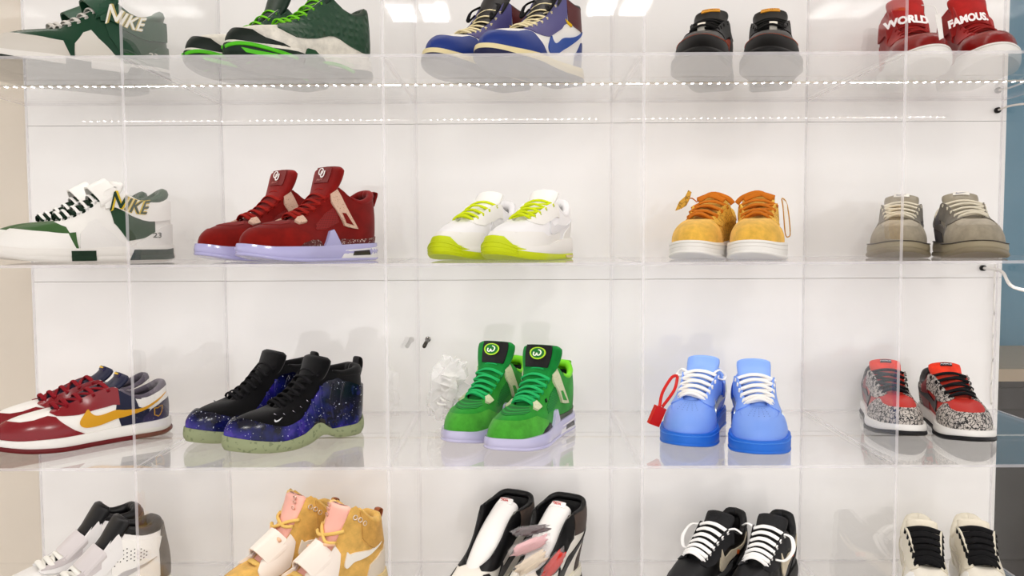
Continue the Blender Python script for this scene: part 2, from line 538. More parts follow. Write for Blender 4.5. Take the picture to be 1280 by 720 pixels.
    def tongue_patch(s, name, m, u0, u1, v0, v1, lift=.0015, nu=6, nv=6):
        uu, vv = np.meshgrid(np.linspace(u0, u1, nu), np.linspace(v0, v1, nv), indexing='ij')
        A = s.tongue_f(uu.ravel(), vv.ravel(), lift); B = s.tongue_f(uu.ravel(), vv.ravel(), -.001)
        F = [(i * nv + j, i * nv + j + 1, (i + 1) * nv + j + 1, (i + 1) * nv + j) for i in range(nu - 1) for j in range(nv - 1)]
        k = nu * nv
        ring = [i * nv for i in range(nu)] + [(nu - 1) * nv + j for j in range(1, nv)] + [i * nv + nv - 1 for i in range(nu - 2, -1, -1)] + [j for j in range(nv - 2, 0, -1)]
        F += [(ring[i], ring[(i + 1) % len(ring)], ring[(i + 1) % len(ring)] + k, ring[i] + k) for i in range(len(ring))]
        s.label = mesh_obj(name, np.concatenate([A, B]), F, m, s.root, smooth=False)
        return s.label
    def tongue_decal(s, name, m, V2, F2, u, v, size, lift=.0025, xs=1.0):
        path, hw, N, th, curv = s._tg
        ln = np.linalg.norm(np.diff(path, axis=0), axis=1).sum(); w = np.interp(u, np.linspace(0, 1, len(path)), hw)
        V2 = np.asarray(V2) * size
        # seen from the front, right is the local +y after mirroring back
        X = s.tongue_f(u + V2[:, 1] / ln, v + s.lat * V2[:, 0] * xs / w, lift)
        return mesh_obj(name, X, F2, m, s.label or s.root, smooth=False)
    def tongue_text(s, body, m, u, v, size, shear=0, weight=0, lift=.0025, name='lettering', xs=1.0):
        V, F = text_mesh(body, shear, weight)
        return s.tongue_decal(name, m, V, F, u, v, size, lift, xs)
    def laces(s, m, rows=6, a0=.40, a1=.78, w=.0036, h=.0014, lift=.007, t=.93, skew=.0, cross=True, name='lace', m2=None):
        mb = MB(); rows_a = np.linspace(a0, a1, rows)
        qs = [q_of(a) for a in rows_a]
        def E(q, sg): return s._S(sg * q, t)[0]
        def seg(qa, sa, qb, sb, lf):
            A, B = E(qa, sa), E(qb, sb)
            na = s.normal(s._S, sa * qa, t)[0] * .5 + [0, 0, .5]; nb = s.normal(s._S, sb * qb, t)[0] * .5 + [0, 0, .5]
            mid = (A + B) / 2; fw = np.array([.35, 0, .94])
            P = [A - na * .004, A + na * .003, A * .72 + B * .28 + fw * lf * .85, mid + fw * lf, A * .28 + B * .72 + fw * lf * .85, B + nb * .003, B - nb * .004]
            P = spline(np.array(P), 3)
            tn = np.gradient(P, axis=0); up = np.tile(fw, (len(P), 1))
            mb.tube(s.fin(P), w, h, 8, up=up * np.array([1, 1, 1]))
        for i in range(rows):
            j = min(rows - 1, i + 1)
            if cross and i < rows - 1:
                seg(qs[i], 1, qs[j], -1, lift * .55)
            seg(qs[i] * (1 - skew) + qs[j] * skew, 1, qs[i], -1, lift)
        o = mb.build(name, m, s.root); return o
    def eyelets(s, m, rows, a0, a1, t=.9, r=.003, rr=.0012, name='eyelet'):
        for a in np.linspace(a0, a1, rows):
            for sg in (1, -1):
                q = sg * q_of(a); c = s.S(q, t)[0]; n = s.normal(s.S, q, t)[0]
                e1 = np.cross(n, (0, 0, 1)); e1 /= np.linalg.norm(e1); e2 = np.cross(n, e1)
                P = [c + n * .002 + (e1 * math.cos(k * math.pi / 5) + e2 * math.sin(k * math.pi / 5)) * r for k in range(10)]
                mb = MB(); mb.tube(P, rr, rr, 6, up=n, closed=True); mb.build(name, m, s.root)
    def tube(s, name, P, m, r, rh=None, up=(0, 0, 1), n=5, parent=None):
        P = np.array(P, float); P = P * [s.L, 1, 1]
        P = spline(P, n); mb = MB(); mb.tube(s.fin(P), r, rh, 8, up=up); return mb.build(name, m, parent or s.root)
    def pull_tab(s, m, x=.02, z=.12, h=.022, w=.012, name='pull_tab'):
        P = spline(np.array([(x + .015, 0, z - .006), (x - .01, 0, z + h * .5), (x - .022, 0, z + h), (x - .048, 0, z + h * .9), (x - .05, 0, z + h * .3), (x - .02, 0, z - .018)]) * [s.L, 1, 1], 4)
        mb = MB(); mb.tube(s.fin(P), w, .0012, 8, up=(1, 0, .2)); return mb.build(name, m, s.root)
    def top_strap(s, name, m, u0, wid, a_lo=.36, t_lo=.95, th=.003, lift=.006, tilt=60):
        """band across the throat from side to side; a_lo/t_lo where it leaves each side"""
        q = q_of(a_lo); A = s._S(q, t_lo)[0] + s.normal(s._S, q, t_lo)[0] * .004; B = s._S(-q, t_lo)[0] + s.normal(s._S, -q, t_lo)[0] * .004
        ct, st_ = math.cos(math.radians(tilt)), math.sin(math.radians(tilt)); fw = np.array([ct, 0, st_]); mid_ = (A + B) / 2 + fw * lift
        P = spline([A + [0, 0, -.01], A, A * .7 + B * .3 + fw * lift * .85, mid_, A * .3 + B * .7 + fw * lift * .85, B, B + [0, 0, -.01]], 4)
        dirw = np.array([-st_, 0, ct])
        V = []; n = len(P)
        tn = np.gradient(P, axis=0); tn /= np.linalg.norm(tn, axis=1)[:, None]
        for i in range(n):
            nn = np.cross(tn[i], dirw); nn /= np.linalg.norm(nn) + 1e-9
            if nn[2] < 0 and abs(nn[2]) > abs(nn[1]): nn = -nn
            if abs(nn[1]) > abs(nn[2]) and nn[1] * P[i][1] < 0: nn = -nn
            for uu, vv in ((-1, 0), (-1, 1), (1, 1), (1, 0)):
                V.append(P[i] + dirw * uu * wid / 2 + nn * th * vv)
        F = []
        for i in range(n - 1):
            for k in range(4):
                l = (k + 1) % 4
                F.append((i * 4 + k, i * 4 + l, (i + 1) * 4 + l, (i + 1) * 4 + k))
        F += [(0, 1, 2, 3), tuple((n - 1) * 4 + k for k in (3, 2, 1, 0))]
        return mesh_obj(name, s.fin(np.array(V)), F, m, s.root, smooth=False)

# ------------------------------------------------------------------ the place: wall, floor, ceiling, display case
ZA, ZB, ZC, ZD = 1.805, 1.465, 1.125, .785
SHELVES = [2.145, ZA, ZB, ZC, ZD, .445, .105]
DEPTH = .44
DIV = [-.6357, -.2118, .2122, .6361]
XL, XR = -1.0597, 1.0600
TH = .005

def simple(name, rgb, rough=.5, spec=.5):
    m = bpy.data.materials.new(name); m.use_nodes = True
    b = m.node_tree.nodes['Principled BSDF']
    b.inputs['Base Color'].default_value = rgb; b.inputs['Roughness'].default_value = rough
    b.inputs['Specular IOR Level'].default_value = spec
    N, L = nodes_of(m)
    tc = N.new('ShaderNodeTexCoord'); n = N.new('ShaderNodeTexNoise'); n.inputs['Scale'].default_value = 6
    L.new(tc.outputs['Object'], n.inputs['Vector'])
    mx = N.new('ShaderNodeMixRGB'); mx.blend_type = 'MULTIPLY'; mx.inputs[0].default_value = .06
    mx.inputs[1].default_value = rgb; L.new(n.outputs[0], mx.inputs[2]); L.new(mx.outputs[0], b.inputs['Base Color'])
    return m

def acrylic(name, edge=False, power=5.0):
    m = bpy.data.materials.new(name); m.use_nodes = True
    N, L = nodes_of(m); N.remove(N['Principled BSDF']); out = N['Material Output']
    tr = N.new('ShaderNodeBsdfTransparent'); tr.inputs[0].default_value = (.985, .985, .985, 1)
    gl = N.new('ShaderNodeBsdfGlossy'); gl.inputs['Roughness'].default_value = .015; gl.inputs[0].default_value = (1, 1, 1, 1)
    lw = N.new('ShaderNodeLayerWeight'); lw.inputs[0].default_value = .5
    p = N.new('ShaderNodeMath'); p.operation = 'POWER'; p.inputs[1].default_value = power; L.new(lw.outputs['Facing'], p.inputs[0])
    ml = N.new('ShaderNodeMath'); ml.operation = 'MULTIPLY_ADD'; ml.inputs[1].default_value = .80; ml.inputs[2].default_value = .022
    L.new(p.outputs[0], ml.inputs[0])
    mx = N.new('ShaderNodeMixShader'); L.new(ml.outputs[0], mx.inputs[0]); L.new(tr.outputs[0], mx.inputs[1]); L.new(gl.outputs[0], mx.inputs[2])
    last = mx
    if edge:
        df = N.new('ShaderNodeBsdfDiffuse'); df.inputs[0].default_value = (.93, .90, .94, 1)
        m2 = N.new('ShaderNodeMixShader'); m2.inputs[0].default_value = .30
        L.new(mx.outputs[0], m2.inputs[1]); L.new(df.outputs[0], m2.inputs[2]); last = m2
    L.new(last.outputs[0], out.inputs[0])
    return m

M_ACR = acrylic('clear_acrylic'); M_SHELF = acrylic('clear_shelf_acrylic', False, 3.3); M_EDGE = acrylic('polished_acrylic_edge', True)
M_BACK = simple('glossy_white_panel', (.93, .915, .90, 1), .02, .8)
M_WALL = simple('beige_paint', (.80, .72, .61, 1), .7)
M_BLUE = simple('blue_paint', (.13, .30, .42, 1), .7)
M_FLOOR = simple('pale_floor', (.62, .57, .52, 1), .35)
M_CEIL = simple('white_ceiling', (.85, .84, .82, 1), .8)

def plank(name, a, b, m, parent=None, kind=None):
    mb = MB(); mb.box(a, b); o = mb.build(name, m, parent, smooth=False)
    if kind: o['kind'] = kind
    return o

plank('floor', (-5, -4, -.05), (5, 3.2, 0), M_FLOOR, kind='structure')
plank('ceiling', (-5, -4, CEIL_Z), (5, 3.2, CEIL_Z + .05), M_CEIL, kind='structure')
plank('wall_back', (-5, DEPTH + .012, 0), (XR + .012, DEPTH + .13, CEIL_Z), M_WALL, kind='structure')
plank('wall_far', (XR - .5, 2.6, 0), (5, 2.7, CEIL_Z), M_BLUE, kind='structure')

# ceiling troffers
M_LAMP = bpy.data.materials.new('lamp_diffuser'); M_LAMP.use_nodes = True
_b = M_LAMP.node_tree.nodes['Principled BSDF']; _b.inputs['Emission Color'].default_value = (1, .98, .95, 1); _b.inputs['Emission Strength'].default_value = 14
for x, y in TROFFERS:
    t = empty('ceiling_lamp', (x, y, CEIL_Z)); tag(t, 'white ceiling lamp with two narrow diffusers', 'lamp', 'ceiling lamps')
    mb = MB(); w, d = .17, .18
    for a, b in (((-w - .03, -d - .03), (w + .03, -d)), ((-w - .03, d), (w + .03, d + .03)), ((-w - .03, -d), (-w, d)), ((w, -d), (w + .03, d))):
        mb.box((a[0], a[1], -.02), (b[0], b[1], 0))
    mb.build('frame', mat('f0eeea', 'plain'), t, False)
    for dx in (-.085, .085):
        mb = MB(); mb.box((dx - .07, -d + .01, -.012), (dx + .07, d - .01, -.004)); mb.build('diffuser', M_LAMP, t, False)

case = empty('display_case', (0, 0, 0))
tag(case, 'clear acrylic wall display case with white back and rows of cubbies', 'display case')

def slab(name, a, b, m=None):
    """acrylic sheet: broad faces clear, narrow faces polished edge"""
    mb = MB(); mb.box(a, b); o = mb.build(name, m or M_ACR, case, False)
    o.data.materials.append(M_EDGE)
    d = np.abs(np.array(b) - np.array(a)); thin = int(np.argmin(d))
    for p in o.data.polygons:
        if abs(p.normal[thin]) < .5: p.material_index = 1
    return o

for z in SHELVES:
    slab('shelf', (XL - TH / 2, 0, z - TH), (XR + TH / 2, DEPTH, z), M_SHELF)
for z1, z0 in zip(SHELVES[:-1], SHELVES[1:]):
    for x in DIV:
        slab('divider', (x - TH / 2, .0, z0 + .0003), (x + TH / 2, DEPTH, z1 - TH - .0003))
    for x in (XL, XR):
        slab('end_panel', (x - TH / 2, .0, z0 + .0003), (x + TH / 2, DEPTH, z1 - TH - .0003))
# white back: one sheet for each tier, with a narrow joint below each shelf
zs = [SHELVES[0]] + [z - .049 for z in SHELVES[1:-1]] + [SHELVES[-1] - TH]
for z1, z0 in zip(zs[:-1], zs[1:]):
    plank('back_panel', (XL - .004, DEPTH + .0005, z0 + .0004), (XR + .010, DEPTH + .010, z1 - .0004), M_BACK, case)
M_PLINTH = mat('e9e6e1', 'plain', .4)
plank('plinth', (XL, .02, 0), (XR, DEPTH, SHELVES[-1] - TH - .0003), M_PLINTH, case)

# led strip under the top shelf in view
M_LED = bpy.data.materials.new('led_light'); M_LED.use_nodes = True
_b = M_LED.node_tree.nodes['Principled BSDF']; _b.inputs['Emission Color'].default_value = (1, .955, .91, 1); _b.inputs['Emission Strength'].default_value = 105
YL = .2235
BAYS = [XL] + DIV + [XR]
WHO = {SHELVES[0]: None,
       ZA: ('forest green strapped shoes', 'dark green dimpled shoes', 'navy and burgundy high tops', 'black runners with rust stitching', 'red strapped high tops'),
       ZB: ('white and green strapped shoes', 'crimson suede shoes', 'white runners with acid yellow soles', 'mustard floral shoes', 'grey suede shoes'),
       ZC: ('dark red, white and navy shoes', 'galaxy shell shoes', 'bright green suede shoes', 'sky blue leather shoes', 'red shoes with cracked print')}
WHO[SHELVES[0]] = tuple('bay above the ' + w for w in WHO[ZA])
M_TAPE = mat('f2ece2', 'plain')
def led_meshes(hw):
    mb = MB(); mb.box((-hw, -.004, -.0012), (hw, .004, -.0004)); a = mb.build('tape', M_TAPE, None, False)
    mb = MB()
    for i in range(25):
        x = (i - 12) * .01685
        mb.box((x - .0019, -.0042, -.0020), (x + .0019, .0042, -.0011))
    b = mb.build('diodes', M_TAPE, None, False); b.data.materials.append(M_LED)
    for p in b.data.polygons:
        if p.normal.z < -.5: p.material_index = 1
    da, db = a.data, b.data
    bpy.data.objects.remove(a); bpy.data.objects.remove(b)
    return da, db
_tape, _dio = led_meshes((BAYS[2] - BAYS[1]) / 2 - TH / 2 - .001)
for z, whos in WHO.items():
    for (x0, x1), who in zip(zip(BAYS[:-1], BAYS[1:]), whos):
        led = empty('led_strip', ((x0 + x1) / 2, YL, z - TH)); tag(led, 'row of small white diodes below the ' + who if z != SHELVES[0] else 'row of small white diodes in the ' + who, 'led strip', 'led strips under the shelves')
        for nm, d in (('tape', _tape), ('diodes', _dio)):
            o = bpy.data.objects.new(nm, d); COL.objects.link(o); o.parent = led
            if nm == 'diodes': tag(o, 'glowing white diodes', kind='stuff')

# bolt sticking out of the back panel
def px_at_y(px, py, Y):
    v = mw.to_3x3() @ Vector(((px - 640) / F_PX, (360 - py) / F_PX, -1)); o = mw.translation
    return o + v * ((Y - o.y) / v.y)
def px_at_z(px, py, Z):
    v = mw.to_3x3() @ Vector(((px - 640) / F_PX, (360 - py) / F_PX, -1)); o = mw.translation
    return o + v * ((Z - o.z) / v.z)
c = px_at_y(535, 424, DEPTH)
bolt = empty('wall_bolt', (c.x, DEPTH, c.z)); tag(bolt, 'small steel bolt with washer sticking out of the white back panel', 'bolt')
mb = MB(); mb.tube([(0, 0, 0), (0, -.004, 0)], .0062, .0062, 14); mb.build('washer', mat('c9c6c2', 'metal'), bolt)
mb = MB(); mb.tube([(0, -.003, 0), (0, -.075, -.006)], .0042, .0042, 10); mb.build('shaft', mat('5a5652', 'metal', .4), bolt)

# cables at the right end of the case
def cable(name, label, pts, r, m, hole=None, hm=None):
    t = empty(name, pts[0]); tag(t, label, 'cable')
    o = np.array(pts[0]); mb = MB(); mb.tube(spline(np.array(pts) - o, 6), r, r, 8); mb.build('cord', m, t)
    if hole:
        k = np.array(hole) - o
        mb = MB(); mb.tube([k + [0, .001, 0], k + [0, -.006, 0]], .0062, .0062, 14); mb.build('grommet', hm, t)
h1 = px_at_y(1228, 335, DEPTH - .001); e1 = px_at_y(1292, 368, .25)
M_WC = mat('f3f0ec', 'plain', .35); M_GR = mat('1b1a1a', 'rubber')
cable('power_cable', 'white power cable leaving a black grommet below the grey suede shoes', [(h1.x, h1.y - .004, h1.z), (h1.x + .012, h1.y - .05, h1.z - .006), (e1.x - .02, e1.y + .03, e1.z + .012), (XR - .006, e1.y - .01, e1.z)], .0034, M_WC, tuple(h1), M_GR)
h2 = px_at_y(1257, 138, DEPTH - .001)
h2x = XR - .012
cable('led_cable', 'thin white cable at a small black grommet under the red shoes', [(h2x, h2.y - .004, h2.z), (h2x, h2.y - .05, h2.z + .002), (XR - .007, h2.y - .12, h2.z - .004)], .0022, M_WC, (h2x, h2.y, h2.z), M_GR)
hx = min(px_at_y(1240, 450, DEPTH).x, XR - .012)
cable('hanging_cable', 'thin white cable hanging down the back corner of the case', [(hx, DEPTH - .010, z) if k % 2 else (hx + .003, DEPTH - .008, z) for k, z in enumerate(np.linspace(ZB - .020, ZC + .012, 7))], .0022, M_WC)
# dark low cabinet and its tan top in the room beyond
cab = empty('low_cabinet', (2.6, 2.2, 0)); tag(cab, 'dark grey low cabinet with tan top against the blue wall', 'cabinet')
mb = MB(); mb.box((-.9, -.3, .08), (.9, .36, .93)); mb.build('body', mat('3a3733', 'plain'), cab, False)
mb = MB(); mb.box((-.93, -.33, .93), (.93, .38, .98)); mb.build('top', mat('b7a893', 'plain'), cab, False)
mb = MB(); mb.box((-.85, -.25, 0), (.85, .3, .08)); mb.build('plinth', mat('1e1c1b', 'plain'), cab, False)
for k in range(3):
    d = plank('door', (-.88 + k * .6, -.315, .10), (-.88 + k * .6 + .56, -.30, .90), mat('35322f', 'plain'), cab)
    plank('handle', (-.88 + k * .6 + .48, -.335, .6), (-.88 + k * .6 + .5, -.315, .75), mat('9a9792', 'metal'), d)

# ------------------------------------------------------------------ shoe shapes
T_LOW = [(0, .018, 0, .098), (.04, .035, .019, .097), (.10, .10, .032, .087), (.20, .20, .038, .079), (.30, .30, .037, .091), (.37, .36, .035, .105),
         (.42, .41, .032, .103), (.60, .55, .026, .088), (.75, .65, .020, .076), (.88, .685, .013, .0725), (1, .69, 0, .072)]
TG_LOW = [(.72, .060, .016), (.60, .076, .021), (.5, .086, .025), (.4, .097, .029), (.33, .109, .031), (.30, .118, .032), (.285, .125, .030)]
T_RUN = [(0, .015, 0, .110), (.04, .032, .020, .109), (.10, .09, .032, .095), (.20, .19, .038, .086), (.30, .29, .037, .096), (.37, .35, .034, .109),
         (.42, .40, .031, .106), (.60, .54, .024, .090), (.75, .63, .021, .078), (.88, .67, .014, .073), (1, .68, 0, .072)]
TG_RUN = [(.70, .060, .017), (.59, .078, .022), (.5, .089, .026), (.4, .103, .030), (.34, .116, .032), (.30, .127, .033), (.28, .134, .030)]
T_MID = [(0, .025, 0, .128), (.04, .04, .019, .127), (.10, .09, .032, .118), (.20, .19, .038, .110), (.29, .28, .036, .119), (.36, .365, .033, .136),
         (.42, .42, .030, .127), (.60, .54, .024, .096), (.75, .64, .020, .079), (.88, .68, .013, .074), (1, .685, 0, .0735)]
TG_MID = [(.70, .060, .017), (.59, .082, .023), (.50, .102, .028), (.435, .122, .033), (.395, .143, .041), (.37, .162, .044), (.355, .175, .041)]
T_HIGH = [(0, .045, 0, .150), (.04, .06, .020, .150), (.10, .10, .033, .146), (.20, .18, .037, .144), (.28, .26, .035, .150), (.34, .325, .030, .157),
          (.40, .37, .028, .144), (.55, .48, .026, .108), (.70, .60, .022, .085), (.86, .67, .014, .074), (1, .68, 0, .073)]
TG_HIGH = [(.70, .060, .017), (.58, .082, .022), (.48, .104, .027), (.41, .128, .031), (.36, .150, .035), (.32, .168, .037), (.29, .180, .034)]
ZT_AF = [(0, .037), (.3, .034), (.6, .031), (.85, .031), (1, .036)]
ZT_DK = [(0, .031), (.3, .029), (.6, .026), (.85, .027), (1, .033)]
ZT_RUN = [(0, .042), (.25, .039), (.55, .028), (.85, .025), (1, .030)]
ZT_AJ4 = [(0, .034), (.3, .031), (.6, .028), (.85, .028), (1, .034)]
OUTS = [(0, .013), (.1, .009), (.6, .009), (.8, .011), (1, .020)]
def zk(T, k, z0=.03):
    return [(a, x, y, z0 + (z - z0) * k) for a, x, y, z in T]
def zg(T, k, z0=.03):
    return [(x, z0 + (z - z0) * k, w) for x, z, w in T]
EYE = [(.345, 1), (.335, .60), (.42, .56), (.60, .58), (.74, .66), (.82, .80), (.85, 1)]
TOE_OV = [(.52, 0), (1, 0), (1, .44), (.93, .45), (.86, .52), (.80, .66), (.74, .62), (.68, .42), (.60, .18)]
HEEL = [(0, 0), (.20, 0), (.19, .25), (.14, .48), (.07, .58), (0, .62)]

WHT = mat('f4f2ee'); WLACE = mat('f7f5f2', 'lace'); BLK = mat('0b0a0d'); BLACE = mat('121115', 'lace')
MIDW = mat('f1efeb', 'rubber')

def circle2(r=1.0, n=24, r0=0.0):
    if r0:
        V = [(math.cos(2 * math.pi * k / n) * q, math.sin(2 * math.pi * k / n) * q) for q in (r0, r) for k in range(n)]
        return V, [(k, (k + 1) % n, n + (k + 1) % n, n + k) for k in range(n)]
    return [(math.cos(2 * math.pi * k / n) * r, math.sin(2 * math.pi * k / n) * r) for k in range(n)], [tuple(range(n))]
def stroke2(P, w, n=6):
    """polyline in 2D as a band of width w"""
    P = spline(np.array(P, float), n); d = np.gradient(P, axis=0); d /= np.linalg.norm(d, axis=1)[:, None] + 1e-9
    nn = np.stack([-d[:, 1], d[:, 0]], 1) * w / 2
    V = np.concatenate([P + nn, P - nn]); k = len(P)
    return V, [(i, i + 1, k + i + 1, k + i) for i in range(k - 1)]
SW2 = cspline([(x * 2 - 1, (y - .5) * .9) for x, y in [(0, 1.0), (.2, .80), (.4, .60), (.58, .45), (.72, .37), (.81, .40), (.87, .54), (.925, .76), (.97, .58), (1.0, .38), (.99, .20), (.94, .06), (.85, .0), (.72, .02), (.5, .19), (.25, .58)]], 4)
def swoosh2(flip=1):
    V = [(x * flip, y) for x, y in SW2]; return V, [tuple(range(len(V)))]

def finish(s, up, lin, tongue, tg, col=None, lace=None, th=.010, coll=None, **lk):
    s.upper(up); s.lining(lin); s.tongue(tg, tongue, th)
    s.collar(col or up, **(coll or {}))
    if lace: s.laces(lace, **lk)

# ------------------------------------------------------------------ one builder for each pair
def dunk(s, C, lace, mid, out, sw, tongue, lin):
    """C: base, toe, eye, heel, collar, quarter materials"""
    s.upper(C['base']); s.lining(lin)
    s.sole('midsole', mid, [(a, z + .006) for a, z in SPRING], ZT_DK)
    s.sole('outsole', out, SPRING, [(a, z + .009) for a, z in SPRING], out=.0055)
    s.tongue(TG_LOW, tongue, .011); s.collar(C.get('collar', C['base']), a1=.33, r0=.007)
    s.panel('toe_overlay', C['toe'], TOE_OV, wrapc=True)
    s.panel('eyestay', C['eye'], EYE, off=.0018)
    s.panel('heel_panel', C['heel'], HEEL, wrapc=True)
    if 'back' in C:
        s.panel('heel_tab', C['back'], [(0, .63), (.07, .60), (.14, .52), (.22, .66), (.20, .99), (.1, .99), (0, .99)], wrapc=True, off=.0012)
    if 'quarter' in C:
        s.panel('ankle_panel', C['quarter'], [(.19, .05), (.23, 0), (.32, 0), (.36, .45), (.345, .98), (.24, .98), (.22, .66), (.15, .5)], off=.0011)
    if sw: s.swoosh(sw)
    s.laces(lace, rows=5, a0=.40, a1=.78, w=C.get('lw', .0034), h=.0020, lift=.011)

def b_cavs(s):          # dark red, white and navy low shoe
    red, nav, gry = mat('8c1020', 'patent', .22), mat('1d2140'), mat('6b6470', 'suede')
    dunk(s, dict(base=WHT, toe=red, eye=red, lw=.004, heel=mat('3c3555'), back=WHT, collar=gry, quarter=nav), mat('8e1424', 'lace'), MIDW, mat('6e1018', 'rubber'), None, nav, gry)
    s.swoosh(mat('d9a320'), a0=.05, a1=.58, t0=.16, t1=.80)
    s.tongue_patch('tongue_label', mat('2a2350'), .80, .97, -.5, .5); V, F = circle2(1, 16)
    s.tongue_decal('gold_emblem', mat('e5c21e'), V, F, .9, 0, .006, xs=2.2, lift=.003)
    # stitched outline of a state on the heel
    P = [(-.5, .5), (-.1, .42), (.1, .55), (.5, .6), (.45, 0), (.25, -.4), (0, -.6), (-.3, -.45), (-.48, -.4), (-.5, .5)]
    V, F = stroke2(P, .11, 1); s.decal('heel_stitching', mat('d9a320'), V, F, .10, .33, .016, 'lat', off=.0025, parent=s.P['heel_panel'][0])
    V, F = stroke2(P, .11, 1); s.decal('heel_stitching', mat('d9a320'), V, F, .10, .33, .016, 'med', off=.0025, parent=s.P['heel_panel'][0])

def b_grey(s):          # olive grey suede low shoe
    g, g2 = mat('a39a88', 'suede'), mat('7d776c', 'suede')
    dunk(s, dict(base=mat('b3aa99', 'suede'), toe=g, eye=g2, heel=mat('565058', 'suede'), back=g2, collar=mat('d9d2c2', 'fleece'), quarter=mat('6a6566', 'suede')),
         mat('ddd6c4', 'lace'), mat('a0967e', 'rubber'), mat('8c826c', 'rubber'), mat('8f8a84', 'leather'), mat('98907f', 'leather', .3), mat('d9d2c2', 'fleece'))
    sole_line(s, mat('4a443e', 'suede'), 1.0, .0010, ZT_DK)
    s.tongue_patch('tongue_label', mat('e8e4dc'), .82, .97, -.45, .45); V, F = swoosh2(-1)
    s.tongue_decal('logo', mat('2a2468'), V, F, .89, 0, .010, lift=.003)

def b_cement(s):        # red and black low shoe with cracked print
    el, red = mat('c6bfb8', 'elephant', None, '17151a', 125), mat('a82a22', 'leather')
    dunk(s, dict(base=mat('c03026', 'leather'), toe=el, eye=el, heel=el, back=el, collar=mat('2a2426'), quarter=mat('8c1f2c'), lw=.0046), BLACE, MIDW, mat('141316', 'rubber'), mat('2a2026'), mat('e2452c', 'suede'), mat('d8402a', 'leather'))
    s.tongue_patch('tongue_label', mat('17151f'), .80, .93, -.35, .35)
    s.tongue_text('NIKE', mat('e8e6ea'), .865, 0, .007, shear=.25, weight=.01)

def b_af1(s, up, sole, lace, lin, tongue, sw=None, ov=None, eye=None, heel=None, rows=6, lw=.0044, lift=.010, lcross=True, T=T_LOW, TG=TG_LOW):
    s.upper(up); s.lining(lin); s.sole('sole', sole, SPRING, ZT_AF, out=.0045, bul=.001)
    s.sole('outsole', sole, SPRING, [(a, z + .006) for a, z in SPRING], out=.0046)
    s.tongue(TG, tongue, .012); s.collar(up, a1=.33, r0=.007)
    ov = ov or up
    s.panel('toe_overlay', ov, [(.50, 0), (1, 0), (1, .46), (.93, .47), (.86, .54), (.78, .62), (.70, .50), (.60, .22)], wrapc=True)
    s.panel('eyestay', eye or ov, [(.345, 1), (.335, .58), (.42, .52), (.60, .54), (.74, .60), (.83, .78), (.86, 1)], off=.002)
    s.panel('heel_panel', heel or ov, HEEL, wrapc=True)
    s.panel('heel_tab', heel or ov, [(0, .66), (.06, .63), (.10, .80), (.08, .99), (0, .99)], wrapc=True, off=.002)
    if sw: s.swoosh(sw)
    s.laces(lace, rows=rows, a0=.40, a1=.80, w=lw, h=.0022, lift=lift, cross=lcross)

def sole_line(s, m, t, r=.0011, zt=None, name='sole_line', out=.005):
    q = np.linspace(-1, 1, 90, endpoint=False); a, p, n = s.outl(q, out)
    b = pchip(*zip(*SPRING), a); c = pchip(*zip(*(zt or ZT_AF)), a)
    P = s.fin(np.concatenate([p, (b + (c - b) * t)[:, None]], -1)); mb = MB(); mb.tube(P, r, r, 6, closed=True)
    return mb.build(name, m, s.last_sole)
def toe_perforations(s, m, rows=5, cols=6, a0=.885, t0=.62):
    mb = MB()
    for i in range(rows):
        for j in range(-cols // 2 + 1, cols // 2):
            t = .58 + i * .07; q = 1 - j * (.055 + .012 * (rows - i) * .3)
            c = s.S(q, t)[0]; n = s.normal(s.S, q, t)[0]
            e1 = np.cross(n, (0, 1, 0)); e1 /= np.linalg.norm(e1); e2 = np.cross(n, e1)
            mb.add([c + n * .0004 + (e1 * math.cos(k * math.pi / 3) + e2 * math.sin(k * math.pi / 3)) * .0010 for k in range(6)], [tuple(range(6))])
    return tag(mb.build('toe_perforations', m, s.P['toe_overlay'][0], False), kind='stuff')

def b_blue(s):
    up, so = mat('86abf5'), mat('2c78dc', 'rubber')
    b_af1(s, up, so, WLACE, mat('5a86dc'), mat('8fb3f7'), sw=mat('d5dcd8', 'metal', .35), lw=.0050, rows=6, lift=.013, TG=zg(TG_LOW, 1.22))
    sole_line(s, mat('4a90ea', 'rubber'), .80); toe_perforations(s, mat('3a62b8'))
    s.panel('heel_tape', mat('2f62c8'), [(.24, .55), (.30, .5), (.33, .9), (.27, .95)], off=.0026)
    if s.foot == 'R':    # bow hanging at the ankle and the red security tag
        s.tube('lace_bow', [(.38, -.026, .116), (.36, -.036, .122), (.35, -.046, .112), (.37, -.044, .104), (.40, -.034, .108)], WLACE, .0042, .0016)
        s.tube('lace_bow', [(.38, .026, .116), (.36, .038, .120), (.37, .046, .110), (.40, .036, .108)], WLACE, .0042, .0016)

